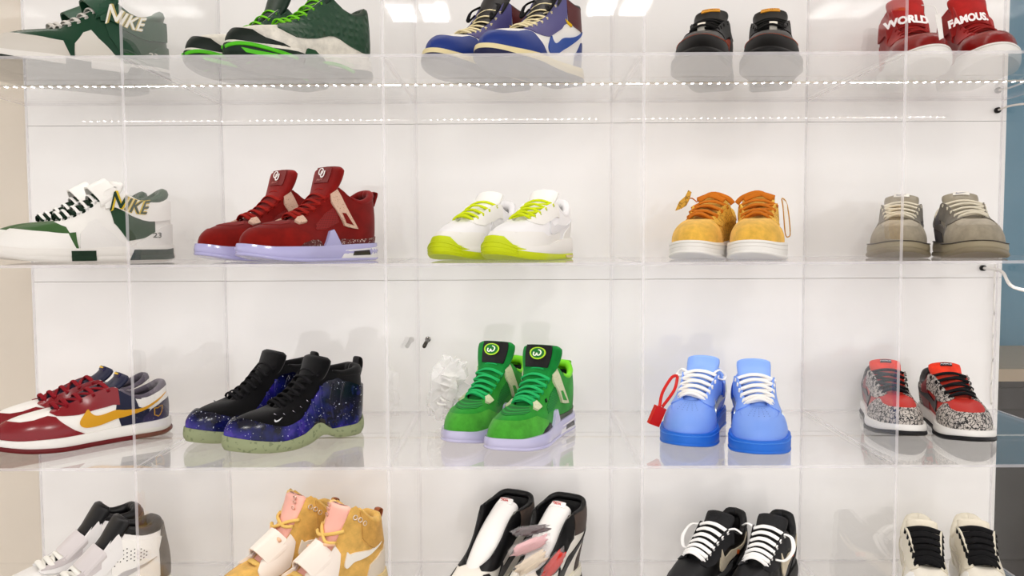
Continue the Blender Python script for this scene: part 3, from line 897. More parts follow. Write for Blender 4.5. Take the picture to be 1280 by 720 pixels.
def b_yellow(s):
    up, lc = mat('ecbe48', 'floral', None, 'bf8c28'), mat('c9771e', 'lace')
    b_af1(s, up, MIDW, lc, mat('f0c860'), mat('f2cd66', 'suede'), ov=up, lw=.0062, rows=4, lift=.013)
    s.panel('toe_smooth', mat('edbf58', 'suede'), [(.72, .02), (1, .02), (1, .98), (.9, .98), (.85, .9), (.79, .6), (.74, .3)], wrapc=True, off=.0026)
    sole_line(s, mat('e2ded8', 'rubber'), .82); sole_line(s, mat('e8e5e0', 'rubber'), .55)
    s.tube('lace_end', [(.36, .026, .112), (.345, .0, .126), (.335, -.028, .118), (.33, -.040, .106)], lc, .0055, .0016, up=(1, 0, .6))
    s.tube('lace_end', [(.37, -.026, .112), (.35, .002, .123), (.33, .030, .116)], lc, .0055, .0016, up=(1, 0, .6))
    if s.foot == 'R':   # leaf-shaped charm tied to the laces
        s.tube('charm_cord', [(.385, .026, .110), (.39, .036, .118), (.40, .046, .116)], lc, .003, .0012)
        P = [(.0, .0), (.006, .012), (.010, .026), (.004, .030), (-.002, .018), (-.014, .008), (-.022, -.010), (-.010, -.006)]
        V = [(.40 * s.L + k, .046 - y_, .104 + z_) for k in (0, .003) for y_, z_ in P]; n = len(P)
        mesh_obj('charm', s.fin(np.array(V)), [tuple(range(n)), tuple(range(2 * n - 1, n - 1, -1))] + [(i, (i + 1) % n, n + (i + 1) % n, n + i) for i in range(n)], mat('d8a83c', 'floral', None, '9c7420'), s.root, False)

def b_red_high(s):      # red high shoe with printed ankle strap
    r1, r2 = mat('a81f1c', 'suede'), mat('9c1a18', 'leather')
    T = zk(T_HIGH, .98)
    s.upper(r2); s.lining(mat('8c1616')); s.sole('sole', MIDW, SPRING, ZT_AF, out=.0045)
    s.tongue(zg(TG_HIGH, .97), r1, .012); s.collar(r1, a1=.30, r0=.008)
    s.panel('toe_overlay', mat('8e1a17', 'leather', .25), TOE_OV, wrapc=True)
    s.panel('eyestay', r1, [(.33, 1), (.32, .45), (.40, .42), (.60, .50), (.74, .62), (.83, .8), (.86, 1)], off=.002)
    s.panel('heel_panel', r1, HEEL, wrapc=True)
    s.laces(mat('96201d', 'lace'), rows=4, a0=.58, a1=.80, w=.0045, lift=.011)
    sole_line(s, mat('dcd9d4', 'rubber'), .85)
    s.panel('ankle_strap', r1, [(0, .60), (.14, .60), (.34, .55), (.46, .56), (.46, .86), (.30, .93), (.12, .93), (0, .93)], wrapc=True, off=.004)
    st = s.top_strap('ankle_strap', r1, 0, .036, a_lo=.46, t_lo=.72, lift=.024, tilt=30)
    body = 'WORLD' if s.foot == 'R' else 'FAMOUS.'
    # lettering runs along the front of the strap
    V, F = text_mesh(body, .0, .055); V = np.asarray(V) * .0205 * [.62 if s.foot == 'L' else .82, 1] - [.015 if s.foot == 'L' else .008, 0]
    q = q_of(.46); A = s._S(q, .72)[0]; B = s._S(-q, .72)[0]
    fw = np.array([.866, 0, .5]); dw = np.array([-.5, 0, .866])
    w = V[:, 0] / .040
    X = (A + B) / 2 + fw * (.0345 - .014 * w[:, None] ** 2) + np.stack([0 * w, -s.lat * 0 + V[:, 0] * s.lat, 0 * w], 1) + dw * V[:, 1:2]
    mesh_obj('lettering', s.fin(X), F, mat('f3eeee'), st, False)

def b_black_low(s):     # black low runner, rust stitching
    k, k2 = mat('0e0c0c', 'leather', .4), mat('1a1716', 'suede')
    b_run(s, k, k2, mat('141312', 'lace'), mat('0b0a0a', 'rubber'), mat('0d0b0b', 'rubber'), mat('0d0c0c'), mat('141110'), accent=mat('b5431a'), big=1.12)
    q = np.concatenate([np.linspace(.60, 1, 20), np.linspace(-.98, -.60, 20)]); mb = MB()
    for i in range(0, len(q) - 1):
        c = s.S(q[i:i + 2] if abs(q[i] - q[i + 1]) < .5 else np.array([q[i], q[i] + .01]), np.array([.36, .36])); n = s.normal(s.S, q[i], .36)[0]
        mb.tube([c[0] + n * .002, (c[0] + c[1] * .8) / 1.8 + n * .002], .0009, .0007, 6)
    mb.build('toe_stitching', mat('b4512a', 'lace'), s.root)
    s.tongue_patch('tongue_label', mat('e2a23a'), .82, .94, -.55, .55)
    s.tongue_text('AIR MAX', mat('3a2a10'), .88, 0, .006, weight=.01)
    s.tongue_patch('lace_tag', mat('efe9dd'), .10, .18, -.1, .55, lift=.012)

def b_run(s, up, ov, lace, mid, out, tongue, lin, accent=None, lw=.0032, lift=.012, big=1.0, rows=5, cross=True):
    s.upper(up); s.lining(lin)
    s.sole('midsole', mid, [(a, z + .006) for a, z in SPRING], ZT_RUN, out=.004, bul=.003)
    s.sole('outsole', out, SPRING, [(a, z + .010) for a, z in SPRING], out=.0055)
    tg = zg(TG_RUN, big); s.tongue(tg, tongue, .013); s.collar(up, a1=.33, r0=.009)
    s.panel('mudguard', ov, [(.30, 0), (1, 0), (1, .36), (.92, .36), (.80, .40), (.66, .42), (.55, .26), (.40, .20), (.30, .26)], wrapc=True)
    s.panel('eyestay', ov, [(.34, 1), (.33, .66), (.45, .60), (.62, .62), (.76, .70), (.83, .82), (.86, 1)], off=.002)
    s.panel('heel_panel', ov, [(0, 0), (.24, 0), (.22, .3), (.15, .5), (.1, .7), (0, .72)], wrapc=True)
    if accent:
        s.panel('side_cassette', accent, [(.33, .36), (.60, .50), (.62, .57), (.45, .56), (.33, .60)], off=.0022)
    s.laces(lace, rows=rows, a0=.40, a1=.80, w=lw, h=.0022, lift=lift, cross=cross)

def b_neon(s):          # white runner on an acid yellow tread
    ne = mat('ccd902', 'rubber'); w2 = mat('f6f5f6', 'leather', .35)
    b_run(s, w2, WHT, mat('d6e420', 'lace'), MIDW, ne, WHT, mat('f0efee'))
    s.panel('toe_tread', ne, [(.86, 0), (1, 0), (1, .20), (.975, .19), (.93, .06), (.86, .02)], wrapc=True, off=.006, inner=-.002)
    f = s.Wf
    s.sole('tread', ne, SPRING, [(0, .011), (.3, .010), (.55, .012), (.75, .017), (.88, .023), (1, .037)], out=.0062, bul=.001)
    for k in range(3):
        zt = [(0, .004), (.5, .006 + .002 * k), (.88, .012 + .004 * k), (1, .019 + .008 * k)]
        q = np.concatenate([np.linspace(.80, 1, 14), np.linspace(-.985, -.80, 13)]); a, p, n = s.outl(q, .0068)
        z = pchip(*zip(*zt), a); mb = MB(); mb.tube(s.fin(np.concatenate([p, z[:, None]], -1)), .0013, .0013, 6); mb.build('tread_rib', ne, s.root)
    s.panel('air_window', mat('d8c79a', 'ice'), [(.13, .35), (.24, .35), (.25, .75), (.12, .75)], f=f, off=.002)
    s.swoosh(mat('e9e8ea'), a0=.1, a1=.50, t0=.25, t1=.72)

def b_offblack(s):      # black runner with white laces
    k = mat('0f0e10', 'leather', .5); s_ = mat('17161a', 'suede')
    b_run(s, k, s_, WLACE, mat('1a191b', 'rubber'), mat('141315', 'rubber'), mat('121114', 'mesh', None, '070708', 160), mat('141415'), lw=.0052, big=1.16, rows=7, lift=.015, cross=False)
    s.swoosh(mat('cfc3ac', 'suede'), a0=.12, a1=.52, t0=.22, t1=.9)
    s.panel('side_tab', mat('e2702a'), [(.25, .45), (.28, .45), (.285, .58), (.25, .58)], off=.003)
    s.tube('lace_end', [(.38, .028, .125), (.40, .048, .122), (.46, .056, .104), (.52, .046, .088), (.56, .030, .090)], WLACE, .0042, .0016)
    s.tube('lace_end', [(.37, -.028, .125), (.36, -.044, .130), (.34, -.056, .122)], WLACE, .0042, .0016)

def b_aj4(s, su, su2, netm, lace, ice, wing, lbl, mark, heelm, tongue, lin, spk, tab):
    s.upper(su); s.lining(lin)
    s.sole('midsole', ice, [(a, z + .002) for a, z in SPRING], ZT_AJ4, out=.004, bul=.002)
    s.sole('outsole', ice, SPRING, [(a, z + .006) for a, z in SPRING], out=.005)
    s.tongue(TG_MID, tongue, .014, .12); s.collar(tab, a1=.28, r0=.008)
    s.panel('toe_overlay', su2, [(.60, .02), (1, .02), (1, .42), (.92, .43), (.84, .46), (.76, .52), (.70, .42), (.62, .30)], wrapc=True, off=.0016)
    s.panel('side_net', netm, [(.38, .40), (.40, .70), (.50, .70), (.60, .60), (.60, .44), (.50, .36)], off=.0012)
    s.panel('vamp_net', netm, [(.82, .70), (.88, .62), (1, .58), (1, .97), (.9, .97), (.84, .95)], off=.0012, wrapc=True)
    # triangular lace wing with a window, lower lace tab
    s.panel('lace_wing', wing, [(.235, .36), (.34, .34), (.395, .62), (.43, .82), (.43, .97), (.375, .97), (.34, .78), (.285, .56)], off=.0045)
    s.panel('wing_window', su, [(.275, .42), (.33, .40), (.36, .56), (.33, .58)], off=.0050)
    s.panel('lace_tab', wing, [(.68, .70), (.74, .66), (.79, .76), (.77, .95), (.71, .95)], off=.0045)
    s.panel('front_support', spk, [(.50, .0), (.72, .0), (.68, .13), (.62, .19), (.56, .17)], off=.0022)
    s.panel('midsole_wing', ice, [(.36, 0), (.52, 0), (.50, .10), (.475, .30), (.44, .31), (.40, .14)], off=.0055)
    s.panel('heel_band', heelm, [(0, .0), (.38, .0), (.36, .12), (0, .15)], wrapc=True, off=.0018)
    f = s.Wf
    s.panel('air_window', mat('e9e7ea', 'rubber'), [(.03, .8), (.04, 4.4), (.34, 3.4), (.38, .9)], f=f, off=.0008)
    s.panel('air_bubble', mat('3a3438', 'ice'), [(.13, 1.8), (.14, 3.4), (.27, 3.0), (.28, 1.7)], f=f, off=.0016)
    s.pull_tab(tab, x=.035, z=.122, h=.010, w=.016, name='heel_tab')
    s.laces(lace, rows=7, a0=.41, a1=.79, w=.0044, h=.0016, lift=.012, t=.95)

def b_crimson(s):
    su = mat('80140f', 'suede'); su2 = mat('88180f', 'suede')
    b_aj4(s, su, su2, mat('9c1c18', 'mesh', None, '3c0808', 120), mat('9c2016', 'lace'), mat('b9b6e0', 'ice'), mat('d8b8a4', 'speckle', None, 'b48f7c', 500), None, None,
          mat('6a1416', 'speckle', None, 'e8d8d0', 380), mat('8c1a16', 'suede'), mat('7c1414'), mat('5a1012', 'speckle', None, 'e8d8d0', 380), mat('8c1a18', 'suede'))
    s.tongue_patch('tongue_label', mat('7a1512', 'leather'), .66, .95, -.55, .5)
    wm = mat('f5efec')
    ring = stroke2([(math.cos(t) * .5, math.sin(t) * .8) for t in np.linspace(0, 2 * math.pi, 13)], .26, 2)
    V, F = ring; s.tongue_decal('emblem', wm, np.array(V) + [-.25, .25], F, .83, -.05 * s.lat, .0125, lift=.0032)
    V, F = stroke2([(-.38, .7), (-.4, -.2), (-.25, -.7), (.15, -.7), (.32, -.2), (.32, .7)], .26, 3); s.tongue_decal('emblem', wm, np.array(V) + [.35, -.35], F, .83, -.05 * s.lat, .0125, lift=.0036)
    V, F = stroke2([(-1, -.3), (-.7, .4), (-.5, -.2), (-.2, .3), (0, -.2), (.4, .3), (.6, 0), (1, .4)], .10, 3); s.tongue_decal('signature', mat('c98a80'), V, F, .70, -.1 * s.lat, .009, lift=.0028)
    s.eyelets(mat('3a2420'), 1, .40, .41, t=.88, r=.0016)

def b_lime(s):
    su = mat('2f9a34', 'suede'); su2 = mat('54ac3e', 'suede')
    b_aj4(s, su, su2, mat('189a3e', 'mesh', None, '063f18', 120), mat('2cb46a', 'lace'), mat('c9c6e4', 'ice'), mat('d3d6b4', 'speckle', None, 'b9bc98', 500), None, None,
          mat('57604a', 'leather'), mat('16863c', 'suede'), mat('14131a'), mat('15161c', 'leather'), mat('7fd81e', 'leather'))
    s.tongue_patch('tongue_label', mat('0c0c10', 'leather'), .58, .97, -.74, .6)
    V, F = circle2(1, 28); s.tongue_decal('round_badge', mat('157a34'), V, F, .80, -.07 * s.lat, .0155, lift=.003)
    V, F = circle2(1.08, 28, .88); s.tongue_decal('badge_rim', mat('b6e03c'), V, F, .80, -.07 * s.lat, .0160, lift=.0034)
    V, F = stroke2([(-.45, .1), (-.5, -.35), (-.25, -.5), (-.05, -.05), (0, -.4), (.3, -.35), (.45, .05), (.3, .4), (.05, .5)], .17, 3)
    s.tongue_decal('badge_letter', mat('f3fbea'), V, F, .80, -.07 * s.lat, .0165, lift=.0040)
    s.panel('side_tag', mat('1a2e1c'), [(.585, .70), (.60, .70), (.60, .78), (.585, .78)], off=.004, sides='lat')

def b_aj1(s, C, lace, mid, out, sw, lin, tongue, wings=True, laces=True, tg=None):
    s.upper(C['base']); s.lining(lin)
    s.sole('midsole', mid, [(a, z + .006) for a, z in SPRING], ZT_DK); s.sole('outsole', out, SPRING, [(a, z + .012) for a, z in SPRING], out=.0052)
    s.tongue(tg or TG_HIGH, tongue, .012 if not tg else .022); s.collar(C['collar'], a1=.30, r0=.007)
    s.panel('toe_overlay', C['toe'], TOE_OV, wrapc=True)
    s.panel('eyestay', C['eye'], [(.30, 1), (.30, .62), (.36, .50), (.55, .50), (.72, .64), (.82, .8), (.86, 1)], off=.0018)
    s.panel('heel_panel', C['heel'], [(0, 0), (.20, 0), (.19, .2), (.12, .42), (0, .46)], wrapc=True)
    s.panel('ankle_panel', C['ankle'], [(0, .62), (.10, .60), (.29, .66), (.30, .99), (.15, .99), (0, .99)], wrapc=True, off=.0016)
    if sw: s.swoosh(sw, a0=.08, a1=.56, t0=.12, t1=.62)
    if laces: s.laces(lace, rows=7, a0=.42, a1=.80, w=.0036, lift=.010)

def b_union(s):         # navy, white and burgundy high shoe
    nav = mat('24408c'); pur = mat('5a568c')
    b_aj1(s, dict(base=WHT, toe=nav, eye=pur, heel=nav, ankle=mat('5c1a1e'), collar=mat('161318')), mat('efe3bc', 'lace'), mat('e9dcb0', 'rubber'), mat('141a48', 'rubber'), mat('2e57a8'), mat('17141a'), mat('1a1718'))
    s.panel('ankle_stitch', mat('e8c22a', 'lace'), [(.26, .60), (.31, .62), (.32, .66), (.26, .64)], off=.003)
    s.tube('lace_bow', [(.38, .02, .150), (.42, .034, .140), (.47, .03, .118), (.44, .02, .130)], BLACE, .004, .002)
    s.tube('lace_bow', [(.38, -.02, .150), (.42, -.034, .140), (.48, -.03, .114), (.44, -.02, .130)], BLACE, .004, .002)

def b_mocha(s):         # brown, black and cream high shoe stuffed with tissue
    br = mat('4a3a30', 'suede')
    b_aj1(s, dict(base=mat('efeae0'), toe=BLK, eye=BLK, heel=br, ankle=br, collar=mat('100e10')), BLACE, mat('ece6d6', 'rubber'), mat('2a211c', 'rubber'), mat('1a1718'), mat('0d0c0f'), mat('efece8'), laces=False, tg=[(.70, .062, .020), (.58, .086, .026), (.48, .106, .030), (.38, .126, .031), (.28, .143, .030), (.21, .155, .028), (.17, .161, .025)])
    s.tongue_patch('tongue_label', mat('f5f3f0'), .82, .98, -.62, .62)
    V, F = swoosh2(-1); s.tongue_decal('logo', mat('c8200c'), V, F, .93, 0, .013, lift=.003)
    s.tongue_text('AIR', mat('c8200c'), .875, 0, .008, weight=.03)

def b_foam(s):          # galaxy shell, black mesh inner boot
    gal = mat('2a2a8c', 'galaxy'); blk = mat('0b0a0d', 'suede'); glow = mat('9aa27e', 'speckle', None, '7f8866', 120)
    s.upper(blk); s.lining(mat('0a090b'))
    ztf = [(0, .036), (.12, .022), (.30, .022), (.42, .040), (.55, .024), (.70, .020), (.85, .026), (1, .036)]
    s.sole('sole', glow, [(0, .004), (.08, 0), (.25, .002), (.38, .014), (.5, .003), (.6, 0), (.8, .002), (1, .010)], ztf, out=.004, bul=.002)
    s.tongue(zg(TG_MID, .90), blk, .018); s.collar(blk, a1=.30, r0=.011)
    s.panel('shell', gal, [(0, 0), (1, 0), (1, .42), (.92, .42), (.80, .36), (.70, .34), (.58, .40), (.50, .52), (.42, .66), (.35, .80), (.28, .90), (.18, .84), (.08, .70), (0, .66)], wrapc=True, off=.004, sm=False, du=.02, dv=.05)
    for k, (aa, w) in enumerate(((.20, .9), (.27, .9), (.34, .80), (.41, .66), (.48, .52), (.55, .42))):
        for sg in (1, -1):
            q = sg * q_of(aa); t = np.linspace(.06, w * .92, 9); qq = q + sg * (.04 * np.sin(t * 3))
            X = s.S(qq, t) + s.normal(s.S, qq, t) * .0038; mb = MB(); mb.tube(X, .0035, .0018, 8, up=s.normal(s.S, qq, t)); mb.build('shell_rib', gal, s.P['shell'][0])
    s.panel('arch_plate', mat('2a2622', 'mesh', .3, '0c0b0a', 200), [(.30, .0), (.50, 0), (.46, .10), (.40, .14), (.34, .10)], off=.0046)
    s.pull_tab(mat('17161a', 'mesh', .7, '060607', 200), x=.03, z=.120, h=.026, w=.010)
    s.laces(BLACE, rows=7, a0=.40, a1=.80, w=.0034, lift=.012)
    for i, a in enumerate(np.linspace(.50, .78, 5)):
        c = s.S(q_of(a), .60)[0]; n = s.normal(s.S, q_of(a), .60)[0]; mb = MB(); mb.tube([c + n * .001, c + n * .001 + [.006, 0, .005]], .0011, .0011, 6); mb.build('lace_loop', mat('8a8890', 'metal'), s.root)
    V, F = swoosh2(-s.lat); s.decal('side_logo', mat('d8d8dc'), V, F, .76, .50, .008, 'lat', off=.002)

def b_strapped(s, base, guard, stripe, quarter, strapm, letter, rim, lace, wing, outs, lin, marks, sole2=None, hwing=None):
    s.upper(base); s.lining(lin)
    s.sole('midsole', mat('ece9e4', 'rubber'), [(a, z + .006) for a, z in SPRING], ZT_DK, out=.004, bul=.002)
    s.sole('outsole', sole2 or outs, SPRING, [(a, z + .012) for a, z in SPRING], out=.0050)
    s.tongue(zg(TG_MID, .84), base, .014); s.collar(quarter, a1=.30, r0=.010)
    s.panel('vamp', stripe, [(.66, .40), (.80, .46), (1, .46), (1, .97), (.88, .97), (.80, .78), (.70, .60)], wrapc=True, off=.0012)
    s.panel('toe_guard', guard, [(.60, 0), (1, 0), (1, .46), (.90, .46), (.78, .44), (.67, .40)], wrapc=True, off=.0028)
    s.panel('side_stripe', stripe, [(.59, .02), (.64, .02), (.67, .42), (.63, .42)], off=.002)
    s.panel('quarter_panel', quarter, [(.14, .25), (.30, .12), (.38, .40), (.40, .66), (.33, .85), (.15, .80)], off=.0014)
    s.panel('midfoot_wing', wing, [(.28, 0), (.58, 0), (.60, .36), (.56, .60), (.50, .60), (.45, .40), (.36, .14)], off=.0030)
    s.panel('heel_wing', hwing or wing, [(0, .0), (.30, .0), (.20, .20), (.10, .40), (0, .42)], wrapc=True, off=.0030)
    s.panel('sole_inset', outs, [(.50, .3), (.64, .3), (.64, 1.8), (.50, 1.8)], f=s.Wf, off=.002)
    s.panel('sole_inset', outs, [(.03, .3), (.30, .3), (.27, 1.9), (.03, 1.9)], f=s.Wf, off=.002)
    s.laces(lace, rows=6, a0=.47, a1=.80, w=.0038, lift=.012)
    s.panel('ankle_strap', strapm, [(.05, .50), (.18, .56), (.32, .64), (.43, .70), (.43, .99), (.33, 1.0), (.18, .98), (.05, .86)], off=.0065)
    s.top_strap('ankle_strap', strapm, 0, .036, a_lo=.40, t_lo=.88, lift=.028)
    for sd in ('lat', 'med'):
        sl = -.22 if sd == 'lat' else .22
        s.text('NIKE', rim, .285, .82, .0275, sd, rot=sl, off=.0082, shear=.28, weight=.055, xs=.82, name='lettering_outline', parent=s.P['ankle_strap'][0 if sd == 'lat' else 1])
        s.text('NIKE', letter, .285, .82, .0255, sd, rot=sl, off=.0088, shear=.28, weight=.012, xs=.86, parent=s.P['ankle_strap'][0 if sd == 'lat' else 1])
    for sd in ('lat', 'med'):
        s.text('23', marks, .13, .24, .010, sd, off=.0038, weight=.02, xs=1.3, name='number_mark', parent=s.P['heel_wing'][0])

def b_forest(s):
    g = mat('1d4a34', 'leather', .3)
    b_strapped(s, g, mat('d9d4cc', 'leather'), g, mat('234f39'), mat('24523c', 'leather'), mat('f1efe6'), mat('c9b878'), mat('d9d6cf', 'lace'), mat('e2ded6'), mat('10241a', 'rubber'), mat('16301f'), mat('d9d6cf'), None, mat('2a5640'))
def b_greenwhite(s):
    g = mat('1f4a2c', 'leather', .35)
    b_strapped(s, WHT, WHT, mat('466b3c'), g, WHT, mat('123c22'), mat('e0c22c'), mat('12301f', 'lace'), mat('efedea', 'leather', .35), mat('12351f', 'rubber'), mat('93a08c', 'fleece'), mat('6a6a66'), mat('e6e3de', 'rubber'))
    s.laces(WLACE, rows=5, a0=.50, a1=.78, w=.003, lift=.016, cross=False)

def b_hologram(s):      # dark green dimpled mid shoe on a green pod sole
    g = mat('1c4a30', 'dimple'); gl = mat('59c41a', 'rubber'); cream = mat('e8e4da', 'suede')
    s.upper(cream); s.lining(mat('14301e'))
    s.sole('midsole', cream, [(a, z + .010) for a, z in SPRING], [(0, .040), (.3, .036), (.6, .032), (.85, .032), (1, .038)], out=.003, bul=.002)
    s.sole('outsole', mat('0e2a1c', 'rubber'), SPRING, [(0, .020), (.2, .016), (.35, .012), (.5, .018), (.65, .026), (.85, .026), (1, .034)], out=.0055, bul=.002)
    s.tongue(TG_MID, mat('123322'), .014); s.collar(mat('163a26'), a1=.28, r0=.008)
    s.panel('quarter_panel', g, [(.0, .12), (.12, .16), (.30, .34), (.48, .30), (.66, .34), (.80, .56), (.86, .97), (.60, .99), (.34, .99), (.12, .99), (0, .99)], off=.0022, wrapc=True)
    s.panel('toe_pod', mat('0b1f16', 'rubber'), [(.66, 0), (1, 0), (1, .30), (.92, .30), (.84, .16), (.74, .10)], wrapc=True, off=.0050)
    for q0, q1, z in ((.60, .98, .012), (.30, .52, .009)):
        for sg in (1, -1):
            q = np.linspace(q0, q1, 14) * sg; a, p, n = s.outl(q, .0072); b = pchip(*zip(*SPRING), a)
            zz = b + z + .001 + .008 * np.sin(np.linspace(0, 3.1, 14)); mb = MB(); mb.tube(s.fin(np.concatenate([p, zz[:, None]], -1)), .0018, .0034, 8); mb.build('sole_flash', gl, s.root)
    s.panel('side_pod', mat('1a5230', 'rubber'), [(.40, .2), (.62, .2), (.58, 1.5), (.52, 1.8), (.45, 1.5)], f=s.Wf, off=.003)
    s.panel('sole_window', gl, [(.75, .25), (.93, .3), (.95, .62), (.78, .55)], f=s.Wf, off=.002)
    # tread seen from below
    mb = MB()
    for a in np.linspace(.1, .92, 14):
        q = q_of(a); _, p, _ = s.outl(np.array([q, -q]), -.006); z = float(pchip(*zip(*SPRING), a))
        z += .0009; P = spline([(p[0][0], p[0][1], z), (p[0][0] + .006, 0, z), (p[1][0], p[1][1], z)], 4); mb.tube(s.fin(P), .003, .0006, 6)
    tag(mb.build('tread_bars', gl, s.root), kind='stuff')
    s.laces(mat('7fd02a', 'lace'), rows=6, a0=.42, a1=.80, w=.0034, lift=.012)

def b_white_high(s):    # white high shoe with black padded collar
    s.upper(mat('f0eeec', 'leather', .3)); s.lining(mat('0e0d10'))
    s.sole('sole', MIDW, SPRING, ZT_AF, out=.0045, bul=.003)
    s.tongue(zg(TG_HIGH, .98), mat('0c0b0e', 'leather', .4), .018); s.collar(mat('0c0b0e', 'leather', .4), a1=.33, r0=.012, r1=.007)
    s.panel('ankle_panel', WHT, [(.06, .12), (.24, .08), (.40, .20), (.42, .60), (.36, .86), (.18, .88), (.06, .80)], off=.003)
    s.panel('heel_panel', mat('6a645e', 'suede'), [(0, .05), (.09, .05), (.10, .6), (.05, .98), (0, .98)], wrapc=True, off=.006)
    s.panel('eyestay', mat('e9e7e6'), [(.345, .97), (.33, .60), (.45, .50), (.62, .55), (.76, .66), (.84, .84), (.86, .98)], off=.004)
    s.panel('toe_overlay', mat('f4f2f0'), TOE_OV, wrapc=True)
    mb = MB()
    for i in range(7):
        for j in range(7):
            x, y = (i - 3) * .0045 + (j % 2) * .0022, (j - 3) * .0042
            if x * x + y * y > .0155 ** 2: continue
            q = q_of(.31) + x / .16; t = .62 + y / .13
            c = s.S(q, t)[0]; n = s.normal(s.S, q, t)[0]; e1 = np.cross(n, (0, 0, 1)); e1 /= np.linalg.norm(e1); e2 = np.cross(n, e1)
            mb.add([c + n * .0034 + (e1 * math.cos(k * math.pi / 4) + e2 * math.sin(k * math.pi / 4)) * .0013 for k in range(8)], [tuple(range(8))])
    tag(mb.build('vent_holes', mat('2a282c'), s.root, False), kind='stuff')
    s.swoosh(mat('d9d7d8', 'metal', .3), a0=.12, a1=.56, t0=.18, t1=.5, off=.0045)
    s.laces(mat('f1efe8', 'lace'), rows=6, a0=.42, a1=.80, w=.0055, h=.0030, lift=.012, t=.86)
    s.panel('shroud', mat('c9c2c2', 'leather', .4), [(.50, .70), (.80, .78), (.82, .96), (.50, .96)], off=.005)
    s.top_strap('shroud', mat('d6d0d0', 'leather', .4), 0, .050, a_lo=.55, t_lo=.93, lift=.013, tilt=50)
    s.eyelets(mat('efece6'), 4, .44, .72, t=.84, r=.005, rr=.002)

TG_TAN = [(.66, .070, .018), (.56, .092, .022), (.48, .114, .025), (.42, .140, .029), (.385, .162, .033), (.365, .182, .034), (.355, .194, .029)]
def b_tan(s):           # wheat and pink high shoe with pale forefoot strap
    tn = mat('e0b668', 'suede'); pk = mat('f0b8aa', 'leather')
    s.upper(tn); s.lining(mat('e8c890', 'fleece'))
    s.sole('sole', mat('e6cf9c', 'rubber'), SPRING, ZT_AF, out=.0045, bul=.003)
    s.tongue(TG_TAN, pk, .022, .2); s.collar(mat('dcb468', 'suede'), a1=.30, r0=.010)
    s.panel('toe_overlay', tn, TOE_OV, wrapc=True); s.panel('heel_panel', mat('e8dccb'), [(0, 0), (.22, 0), (.20, .25), (.10, .42), (0, .45)], wrapc=True, off=.003)
    s.panel('ankle_panel', mat('cfa257', 'suede'), [(.03, .55), (.12, .48), (.28, .62), (.30, .98), (.15, .99), (.04, .95)], off=.003)
    s.swoosh(mat('f6f0e6'), a0=.10, a1=.42, t0=.30, t1=.62, off=.0036)
    st = mat('efe4da', 'leather', .35)
    s.panel('forefoot_strap', st, [(.50, .30), (.74, .34), (.80, .66), (.80, .99), (.52, .99), (.47, .70)], off=.006)
    s.top_strap('forefoot_strap', st, 0, .058, a_lo=.64, t_lo=.90, lift=.026, th=.004)
    s.eyelets(mat('efe2d4', 'metal', .3), 3, .27, .335, t=.86, r=.0045, rr=.0014)
    for u in (.72, .82, .92):
        for v in (-.55,):
            c = s.tongue_f(np.array([u]), np.array([v]), .001)[0]; mb = MB()
            mb.tube([c + np.array([.3, 0, .95]) * .0 + np.array([math.cos(k * math.pi / 5) * .25, math.sin(k * math.pi / 5), math.cos(k * math.pi / 5) * .9]) * .0042 for k in range(10)], .0013, .0013, 6, up=(1, 0, -.2), closed=True); mb.build('eyelet', mat('e8c8bc', 'metal', .3), s.root)
    lc = mat('e6c274', 'lace')
    s.tube('lace', [(.40, .036, .150), (.45, .022, .146), (.48, -.012, .138), (.45, -.034, .140)], lc, .0036)
    s.tube('lace', [(.40, -.036, .150), (.45, -.018, .146), (.50, .014, .132), (.47, .036, .132)], lc, .0036)
    s.tube('lace', [(.47, .036, .130), (.52, .010, .126), (.54, -.028, .116)], mat('f0c4a4', 'lace'), .0036)
    s.laces(lc, rows=3, a0=.84, a1=.885, w=.004, lift=.008)
    s.pull_tab(mat('9c5a38', 'leather'), x=.05, z=.148, h=.012, w=.008)

def b_cream(s):         # cream shoe, thick black laces
    cr = mat('e6dfce', 'fleece'); T = T_LOW
    s.upper(mat('e9e3d6', 'leather')); s.lining(cr); s.sole('sole', MIDW, SPRING, ZT_DK, out=.0045)
    s.tongue(zg(TG_LOW, 1.16), mat('e4dccb', 'fleece'), .014); s.collar(cr, a1=.33, r0=.012, r1=.006)
    s.panel('toe_overlay', WHT, TOE_OV, wrapc=True); s.panel('eyestay', mat('ded7c6'), EYE, off=.002); s.panel('heel_panel', mat('d8d2c2'), HEEL, wrapc=True)
    s.laces(mat('0d0c0f', 'lace'), rows=7, a0=.385, a1=.80, w=.0085, h=.0018, lift=.011)
    s.tongue_patch('tongue_label', mat('d8b23a'), .66, .70, -.3, .3, lift=.002)
    s.swoosh(mat('cfc8b8'), t0=.2, t1=.75)

# ------------------------------------------------------------------ the pairs on the shelves
def pose(tx, ty, z, yaw, L):
    """root position from the place of the toe tip"""
    r = math.radians(yaw)
    return (tx - math.cos(r) * L / 2, ty - math.sin(r) * L / 2, z + .0004), r

